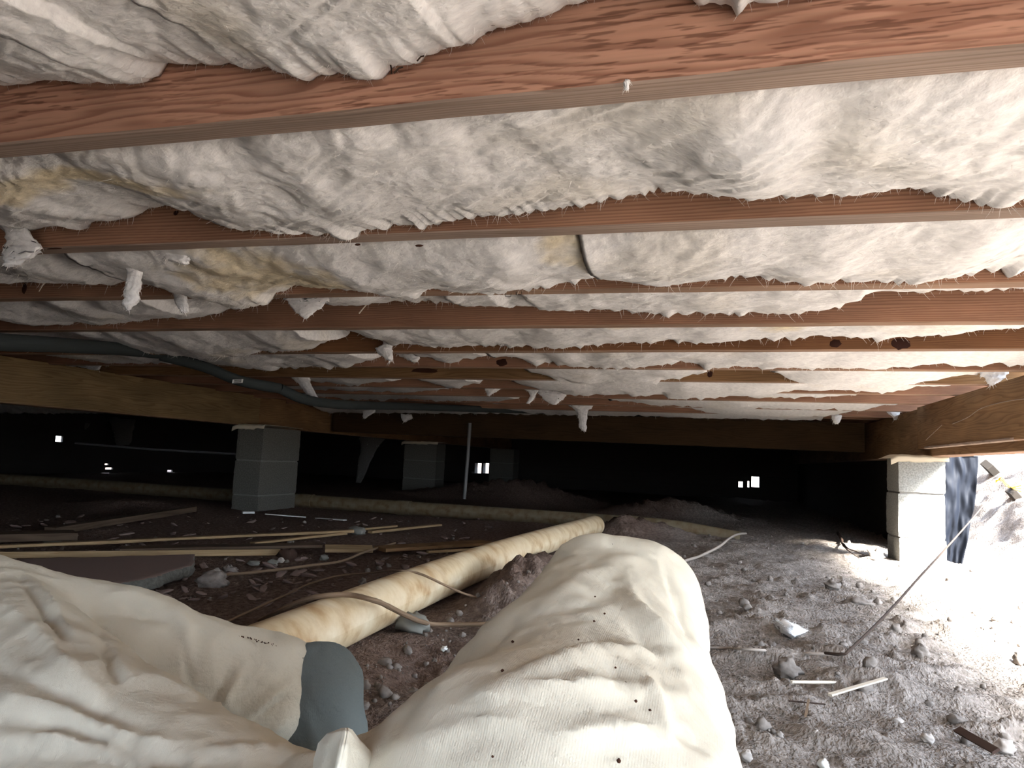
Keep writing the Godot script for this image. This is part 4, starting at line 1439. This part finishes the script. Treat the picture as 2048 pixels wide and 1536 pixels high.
	stone("smaller pinkish clump right of the slab's tip", 460, 1142, 34, 20, M.clod, 11, "soil clump", "soil_clump", 0.7)
	stone("grey green concrete chunk under the drain pipe", 826, 1247, 66, 40, M.stone_grey, 12, "concrete chunk", "concrete_chunk", 0.5)
	stone("tiny white chip between drain pipe and raised knee", 888, 1297, 14, 9, M.sticker, 13, "chip", "chip", 0.7)
	# on the daylit side
	stone("large bright clod leaning at the foot of the sunlit pier", 1753, 1112, 34, 30, M.stone, 14, "clod", "soil_clod", 0.6)
	stone("dark clod in front of the large bright one at the pier", 1745, 1120, 26, 12, M.clod, 15, "clod", "soil_clod", 0.6)
	stone("pointed dark clod alone at right, above the bright patch", 1840, 1304, 34, 26, M.clod, 16, "clod", "soil_clod", 0.7)
	stone("dark clod left of the cable's bend", 1575, 1338, 50, 34, M.clod, 17, "clod", "soil_clod", 0.7)
	stone("dark clod at the right edge of the frame", 2040, 1320, 30, 24, M.clod, 18, "clod", "soil_clod", 0.6)
	stone("small dark clod near the sunlit pier's shaded side", 1665, 1172, 26, 18, M.clod, 19, "clod", "soil_clod", 0.7)
	stone("long low clod in the middle of the daylit ground", 1720, 1206, 60, 18, M.clod, 20, "clod", "soil_clod", 0.7)
	stone("white stone half buried at lower right", 1855, 1477, 26, 18, M.stone, 21)
	stone("rounded grey white stone at the bottom edge beside the white trouser leg", 1494, 1512, 22, 24, M.stone, 22)
	stone("bright stone at the bottom edge, right of the legs", 1647, 1530, 26, 20, M.sticker, 23)
	stone("pale stone left of the white half buried one", 1795, 1442, 20, 15, M.stone, 24)
	stone("white block like stone at the bottom right", 2010, 1495, 44, 26, M.stone, 25)
	stone("small pale pebble left of the upright twig", 1560, 1470, 14, 12, M.stone, 26)
	stone("small pale pebble right of the upright twig", 1632, 1465, 13, 12, M.stone, 27)
	# flat dark chip standing proud at the lower right
	var chip := strip("bark_chip", "flat dark chip of bark tilted out of the soil at lower right", "bark", [1915, 1458], [1992, 1502], 0.014, 0.004, M.dark_chip, 0.012, 0.5)
	# roots by the pier
	var root := thing("root", "dark forked root on the ground left of the sunlit pier", "root")
	for k in 2:
		var ps := []
		for q in [[[1676, 1066], [1683, 1078], [1686, 1090], [1700, 1104], [1718, 1116]], [[1686, 1088], [1698, 1098], [1712, 1103], [1728, 1110]]][k]:
			ps.append(on_soil(q[0], q[1], 0.03))
		part(["main_stem", "side_branch"][k], tube(smooth_path(ps, 0.03), 0.010 - 0.003 * k, 8, 0.4, true), M.root, root)
	# a torn piece of white wool on the soil
	var o := thing("wool_scrap", "torn piece of white insulation lying on the soil right of the knee", "insulation")
	var base := on_soil(1575, 1258, 0.0)
	var spots := []
	var rings := []
	for i in 9:
		var t := i / 8.0
		var c := on_soil(lerpf(1536, 1614, t), lerpf(1252, 1262, t), 0.008)
		var hw := 0.030 * sin(PI * clampf(t, 0.06, 0.94)) * (1.0 + 0.4 * n_mid.get_noise_2d(t * 5.0, 3.0))
		var r := PackedVector3Array()
		for k in 16:
			var a := TAU * k / 16.0
			var q := 1.0 + 0.5 * n_mid.get_noise_3d(cos(a) * 1.4, t * 4.0, sin(a) * 1.4)
			r.append(c + Vector3(0.3 * cos(a) * hw * q, sin(a) * hw * 0.55 * q, cos(a) * hw * 1.6 * q))
			spots.append([r[k], Vector3(rng.randf_range(-1, 1), rng.randf_range(-0.2, 0.6), rng.randf_range(-1, 1)).normalized(), rng.randf_range(0.008, 0.022), 0.0006])
		rings.append(r)
	part("wool", colored(loft(rings), Color(0.97, 0.97, 0.95)), M.wool, o)
	part("loose_fibres", fibres(spots, 3), M.fibre, o).set_meta("kind", "stuff")

# ---------------------------------------------------------------- the person
var bones := []      # [a, b, ra, rb]

func body(p: Vector3, near: PackedInt32Array) -> float:
	var d := 1.0
	for i in near:
		var s: Array = bones[i]
		var a: Vector3 = s[0]
		var ab: Vector3 = s[4]
		var t := clampf((p - a).dot(ab) * s[5], 0.0, 1.0)
		var q := (p - a - ab * t).length() - lerpf(s[2], s[3], t)
		var k := 0.02
		var h := maxf(k - absf(d - q), 0.0) / k
		d = minf(d, q) - h * h * k * 0.25
	return d

func bone(a: Vector3, b: Vector3, ra: float, rb: float) -> void:
	var ab := b - a
	bones.append([a, b, ra, rb, ab, 1.0 / maxf(ab.length_squared(), 1e-6)])

func near_bones(c: Vector3, reach: float) -> PackedInt32Array:
	var out := PackedInt32Array()
	for i in bones.size():
		var s: Array = bones[i]
		var t := clampf((c - s[0]).dot(s[4]) * s[5], 0.0, 1.0)
		if (c - s[0] - s[4] * t).length() - lerpf(s[2], s[3], t) < reach:
			out.append(i)
	return out

func surface_net(lo: Vector3, hi: Vector3, cell: float, displace: Callable) -> ArrayMesh:
	var nb := 8
	var bs := cell * nb
	var dims := Vector3i(((hi - lo) / bs).ceil())
	var w := Vector3i(dims.x * nb + 2, dims.y * nb + 2, dims.z * nb + 2)
	var place := {}
	var verts := PackedVector3Array()
	var near_of := []
	var edges := []
	var val := PackedFloat32Array()
	val.resize(729)
	for bx in dims.x:
		for by in dims.y:
			for bz in dims.z:
				var o := lo + Vector3(bx, by, bz) * bs
				var near := near_bones(o + Vector3.ONE * bs * 0.5, bs * 0.9 + 0.05)
				if near.is_empty():
					continue
				var d0 := body(o + Vector3.ONE * bs * 0.5, near)
				if absf(d0) > bs * 0.9 + 0.01:
					continue
				for x in 9:
					for y in 9:
						for z in 9:
							val[(x * 9 + y) * 9 + z] = body(o + Vector3(x, y, z) * cell, near)
				for x in 8:
					for y in 8:
						for z in 8:
							var b := (x * 9 + y) * 9 + z
							var inside := 0
							var sum := Vector3.ZERO
							var cnt := 0
							for e in 12:
								var ax := e / 4
								var u := (e & 1)
								var vv := (e >> 1) & 1
								var i0: int
								var base: Vector3
								if ax == 0:
									i0 = b + u * 9 + vv
									base = Vector3(0, u, vv)
								elif ax == 1:
									i0 = b + u * 81 + vv
									base = Vector3(u, 0, vv)
								else:
									i0 = b + u * 81 + vv * 9
									base = Vector3(u, vv, 0)
								var st: int = 81 if ax == 0 else (9 if ax == 1 else 1)
								var f0 := val[i0]
								var f1 := val[i0 + st]
								if (f0 < 0.0) != (f1 < 0.0):
									base[ax] += f0 / (f0 - f1)
									sum += base
									cnt += 1
							if cnt == 0:
								continue
							var g := Vector3i(bx * 8 + x, by * 8 + y, bz * 8 + z)
							place[(g.x * w.y + g.y) * w.z + g.z] = verts.size()
							verts.append(o + (Vector3(x, y, z) + sum / cnt) * cell)
							near_of.append(near)
							var s0 := val[b] < 0.0
							for ax in 3:
								var st2: int = 81 if ax == 0 else (9 if ax == 1 else 1)
								if s0 != (val[b + st2] < 0.0):
									edges.append([g, ax, s0])
	var idx := PackedInt32Array()
	var steps := [Vector3i(1, 0, 0), Vector3i(0, 1, 0), Vector3i(0, 0, 1)]
	for e in edges:
		var g: Vector3i = e[0]
		var b: Vector3i = steps[(e[1] + 1) % 3]
		var c: Vector3i = steps[(e[1] + 2) % 3]
		var q := []
		for h in [g, g - b, g - b - c, g - c]:
			var key: int = (h.x * w.y + h.y) * w.z + h.z
			if place.has(key):
				q.append(place[key])
		if q.size() == 4:
			if e[2]:
				idx.append_array([q[0], q[2], q[1], q[0], q[3], q[2]])
			else:
				idx.append_array([q[0], q[1], q[2], q[0], q[2], q[3]])
	var out := PackedVector3Array()
	out.resize(verts.size())
	for i in verts.size():
		var p := verts[i]
		var nr: PackedInt32Array = near_of[i]
		var h := 0.004
		var d := body(p, nr)
		var n := Vector3(body(p + Vector3(h, 0, 0), nr) - d, body(p + Vector3(0, h, 0), nr) - d, body(p + Vector3(0, 0, h), nr) - d).normalized()
		out[i] = p + n * displace.call(p, n)
	return from_arrays(out, idx)

func build_person() -> void:
	var o := thing("person", "person lying back in white coveralls, knees bent, grey trouser leg showing at the cuff", "person")
	# right leg: thigh rising to the raised knee, shin going down beyond it
	var kl := at(1187, 1180, 0.80)
	var kr := at(1276, 1212, 0.80)
	var m1 := at(1140, 1450, 0.57)
	var m2 := at(1210, 1450, 0.57)
	var h1 := at(800, 2070, 0.37)
	var h2 := at(1090, 1800, 0.38)
	bone(kl, m1, 0.056, 0.100)
	bone(kr, m2, 0.062, 0.095)
	bone(kl, kr, 0.056, 0.062)
	bone(m1, h1, 0.100, 0.115)
	bone(m2, h2, 0.095, 0.120)
	bone(h1, h2, 0.115, 0.12)
	bone(kr, at(1352, 1285, 0.76), 0.066, 0.036)
	var ankle_r := Vector3(kr.x - 0.03, 0.085, kr.z - 0.36)
	bone(kr, ankle_r, 0.066, 0.05)
	# left leg: thigh to the splayed knee at left, shin folded back to the right
	var hl := at(600, 2085, 0.37)
	var ml := at(150, 1620, 0.52)
	var k2 := at(-70, 1262, 0.82)
	var s1 := at(250, 1310, 0.88)
	var s2 := at(520, 1385, 0.945)
	var s3 := at(548, 1390, 0.95)
	bone(hl, ml, 0.115, 0.100)
	bone(ml, k2, 0.100, 0.085)
	bone(k2, s1, 0.085, 0.076)
	bone(s1, s2, 0.076, 0.073)
	bone(s2, s3, 0.073, 0.072)
	# hips and trunk
	var hip := (h1 + hl) / 2.0
	bone(h1, hl, 0.115, 0.115)
	var waist := Vector3(-0.06, 0.15, 0.06)
	var chest := Vector3(-0.02, 0.19, 0.42)
	bone(hip, waist, 0.13, 0.13)
	bone(waist + Vector3(-0.07, 0, 0), chest + Vector3(-0.10, 0, 0), 0.125, 0.14)
	bone(waist + Vector3(0.07, 0, 0), chest + Vector3(0.10, 0, 0), 0.125, 0.14)
	# creases of the cloth: [path on the cloth as measured, width, height]
	var folds := [
		[[[1250, 1165], [1290, 1225], [1330, 1275], [1372, 1318]], 10.0, 0.005],
		[[[1225, 1185], [1262, 1240], [1300, 1290], [1345, 1335]], 16.0, -0.004],
		[[[1085, 1205], [1150, 1160], [1230, 1128], [1290, 1118]], 14.0, 0.004],
		[[[1105, 1235], [1180, 1195], [1240, 1180]], 14.0, -0.003],
		[[[960, 1390], [1060, 1345], [1160, 1312], [1270, 1303], [1370, 1318]], 16.0, 0.005],
		[[[1000, 1345], [1120, 1295], [1230, 1272]], 16.0, -0.004],
		[[[900, 1425], [1040, 1385], [1180, 1368], [1290, 1378], [1370, 1400]], 15.0, 0.004],
		[[[1230, 1325], [1290, 1355], [1330, 1420], [1350, 1470]], 12.0, 0.004],
		[[[1020, 1270], [1110, 1235], [1180, 1222]], 12.0, 0.003],
		[[[1120, 1480], [1230, 1450], [1340, 1468]], 16.0, 0.004],
		[[[1335, 1425], [1370, 1460], [1420, 1500]], 12.0, -0.004],
		[[[800, 1500], [930, 1455], [1060, 1440]], 18.0, 0.003],
		[[[1330, 1140], [1362, 1210], [1385, 1270]], 8.0, -0.005],
		[[[40, 1160], [80, 1205], [120, 1262], [135, 1282]], 9.0, -0.006],
		[[[60, 1152], [110, 1215], [150, 1280]], 10.0, 0.004],
		[[[190, 1225], [270, 1225], [335, 1238], [352, 1262]], 12.0, -0.005],
		[[[345, 1215], [372, 1250], [372, 1300], [360, 1350]], 12.0, 0.005],
		[[[372, 1262], [368, 1320], [382, 1380]], 8.0, -0.004],
		[[[490, 1330], [470, 1365], [450, 1400], [425, 1412]], 10.0, 0.005],
		[[[455, 1345], [435, 1385], [415, 1415]], 9.0, -0.004],
		[[[578, 1365], [535, 1402], [495, 1436]], 11.0, 0.005],
		[[[565, 1396], [530, 1424], [498, 1448]], 9.0, -0.004],
		[[[595, 1428], [562, 1448], [535, 1466]], 9.0, 0.004],
		[[[200, 1270], [222, 1330], [245, 1368]], 12.0, -0.006],
		[[[300, 1350], [360, 1380], [400, 1400]], 10.0, 0.003],
		[[[0, 1200], [70, 1260], [130, 1330], [210, 1400]], 16.0, 0.005],
		[[[-20, 1330], [80, 1370], [180, 1420], [300, 1470]], 16.0, -0.005],
		[[[-20, 1390], [100, 1420], [230, 1462], [350, 1500]], 14.0, 0.005],
		[[[-20, 1440], [120, 1452], [260, 1488], [380, 1530]], 13.0, -0.005],
		[[[-20, 1480], [120, 1478], [280, 1508]], 13.0, 0.004],
		[[[-20, 1520], [140, 1505], [320, 1530], [480, 1528]], 13.0, -0.004],
		[[[300, 1545], [430, 1512], [560, 1515], [640, 1530]], 12.0, 0.004]]
	var dense := []
	for f in folds:
		var pts := PackedVector2Array()
		for i in f[0].size() - 1:
			for s in 6:
				pts.append(Vector2(f[0][i][0], f[0][i][1]).lerp(Vector2(f[0][i + 1][0], f[0][i + 1][1]), s / 6.0))
		var lo := pts[0]
		var hi := pts[0]
		for p in pts:
			lo = lo.min(p)
			hi = hi.max(p)
		dense.append([pts, f[1], f[2], lo, hi])
	var wrinkle := func(p: Vector3, n: Vector3) -> float:
		var d := 0.0034 * n_mid.get_noise_3dv(p * 9.0) + 0.0022 * n_ridge.get_noise_3d(p.x * 16.0 + p.y * 6.0, p.y * 16.0, p.z * 9.0)
		d += 0.0050 * (n_cell.get_noise_3d(p.x * 9.0, p.y * 9.0 + p.x * 3.0, p.z * 6.0) + 0.5) + 0.0022 * n_cell.get_noise_3d(p.x * 21.0, p.y * 21.0, p.z * 15.0)
		if n.dot(p - CAM) > 0.0 or p.z > -0.1:
			return d
		var c := pix(p)
		for f in dense:
			var reach: float = f[1] * 2.6
			if c.x < f[3].x - reach or c.x > f[4].x + reach or c.y < f[3].y - reach or c.y > f[4].y + reach:
				continue
			var best := 1e9
			var at_i := 0
			var pts: PackedVector2Array = f[0]
			for i in pts.size():
				var q := c.distance_squared_to(pts[i])
				if q < best:
					best = q
					at_i = i
			var along := float(at_i) / pts.size()
			d += 1.35 * f[2] * exp(-best / (f[1] * f[1])) * (0.25 + 0.75 * sin(PI * clampf(along, 0.05, 0.95)))
		return d
	part("coverall", surface_net(Vector3(-1.15, -0.02, -1.45), Vector3(0.5, 0.45, 0.62), 0.0058, wrinkle), M.cloth, o)
	# trouser leg below the cuff, and the boot of the far foot
	var save := bones
	bones = []
	bone(at(540, 1390, 0.95), at(622, 1396, 0.965), 0.056, 0.0665)
	bone(at(622, 1396, 0.965), at(650, 1475, 0.95), 0.0665, 0.052)
	bone(at(650, 1475, 0.95), at(680, 1600, 0.86), 0.052, 0.045)
	part("trouser_leg", surface_net(Vector3(-0.8, -0.02, -1.2), Vector3(0.0, 0.3, -0.6), 0.006, func(p: Vector3, _n: Vector3) -> float: return 0.003 * n_mid.get_noise_3dv(p * 12.0) + 0.005 * n_ridge.get_noise_3d(p.x * 5.0, p.y * 9.0 + p.x * 6.0, p.z * 5.0)), M.trouser, o)
	bones = []
	var toe := ankle_r + Vector3(0.02, -0.045, -0.17)
	bone(ankle_r, ankle_r + Vector3(0, -0.045, 0.02), 0.045, 0.04)
	bone(ankle_r + Vector3(0, -0.045, 0.02), toe, 0.042, 0.035)
	part("boot", surface_net(ankle_r - Vector3(0.2, 0.12, 0.3), ankle_r + Vector3(0.2, 0.1, 0.2), 0.008, func(_p: Vector3, _n: Vector3) -> float: return 0.0), M.dark_chip, o)
	bones = save
	# turned up corner of the coverall's front flap, folded along a ridge
	var rings := []
	var rows := [[[682, 1456, 0.346], [690, 1455, 0.342], [699, 1459, 0.347]], [[652, 1468, 0.352], [689, 1462, 0.334], [716, 1482, 0.356]], [[634, 1488, 0.355], [684, 1490, 0.328], [742, 1508, 0.363]], [[626, 1520, 0.357], [676, 1525, 0.324], [768, 1530, 0.368]], [[618, 1600, 0.36], [664, 1600, 0.318], [812, 1600, 0.374]]]
	for r in rows.size() - 1:
		for sub in 6:
			var f := sub / 6.0
			var c := []
			for k in 3:
				c.append(at(rows[r][k][0], rows[r][k][1], rows[r][k][2]).lerp(at(rows[r + 1][k][0], rows[r + 1][k][1], rows[r + 1][k][2]), f))
			var front := PackedVector3Array()
			for k in 17:
				var u := k / 8.0
				var p: Vector3 = (c[0] as Vector3).lerp(c[1], u) if u < 1.0 else (c[1] as Vector3).lerp(c[2], u - 1.0)
				front.append(p + Vector3(0.4, 0.3, 1.0) * (0.004 * n_mid.get_noise_3dv(p * 30.0) + 0.003 * n_cell.get_noise_3dv(p * 45.0)))
			var ring := PackedVector3Array()
			ring.append_array(front)
			for k in 17:
				ring.append(front[16 - k] + Vector3(0, -0.001, -0.003))
			rings.append(ring)
	part("flap", loft(rings), M.cloth, o)
	# specks of soil on the cloth, found by walking along the line of sight to the body
	var all := PackedInt32Array(range(bones.size()))
	var specks := PackedVector3Array()
	var spots := [[1025, 1283], [1188, 1242], [1209, 1227], [1190, 1193], [1225, 1089], [1157, 1279], [1005, 1341], [1231, 1335], [1251, 1367], [1272, 1402], [1080, 1490], [985, 1513], [1105, 1490], [1238, 1521], [1300, 1420], [575, 1311], [606, 1316], [612, 1340], [610, 1366], [605, 1299]]
	for i in 26:
		spots.append([lerpf(478, 550, i / 25.0) + rng.randf_range(-3, 3), lerpf(1272, 1290, i / 25.0) + rng.randf_range(-2, 3)])
	for q in spots:
		var d := ray(q[0], q[1]).normalized()
		var t := 0.15
		for i in 60:
			t += body(CAM + d * t, all) * 0.8
		if body(CAM + d * t, all) < 0.01:
			specks.append(CAM + d * t)
	var sv := PackedVector3Array()
	var si := PackedInt32Array()
	for p in specks:
		var r := rng.randf_range(0.0006, 0.0013)
		var base := sv.size()
		for k in 3:
			for e in 6:
				var ang := TAU * e / 6.0
				var rr: float = r * [0.6, 1.0, 0.4][k] * rng.randf_range(0.7, 1.2)
				sv.append(p + Vector3(cos(ang) * rr, (k - 1) * r * 0.7, sin(ang) * rr))
		for k in 2:
			for e in 6:
				var a := base + k * 6 + e
				var b := base + k * 6 + (e + 1) % 6
				si.append_array([a, b, a + 6, b, b + 6, a + 6])
	part("soil_specks", from_arrays(sv, si), M.stain, o).set_meta("kind", "stuff")
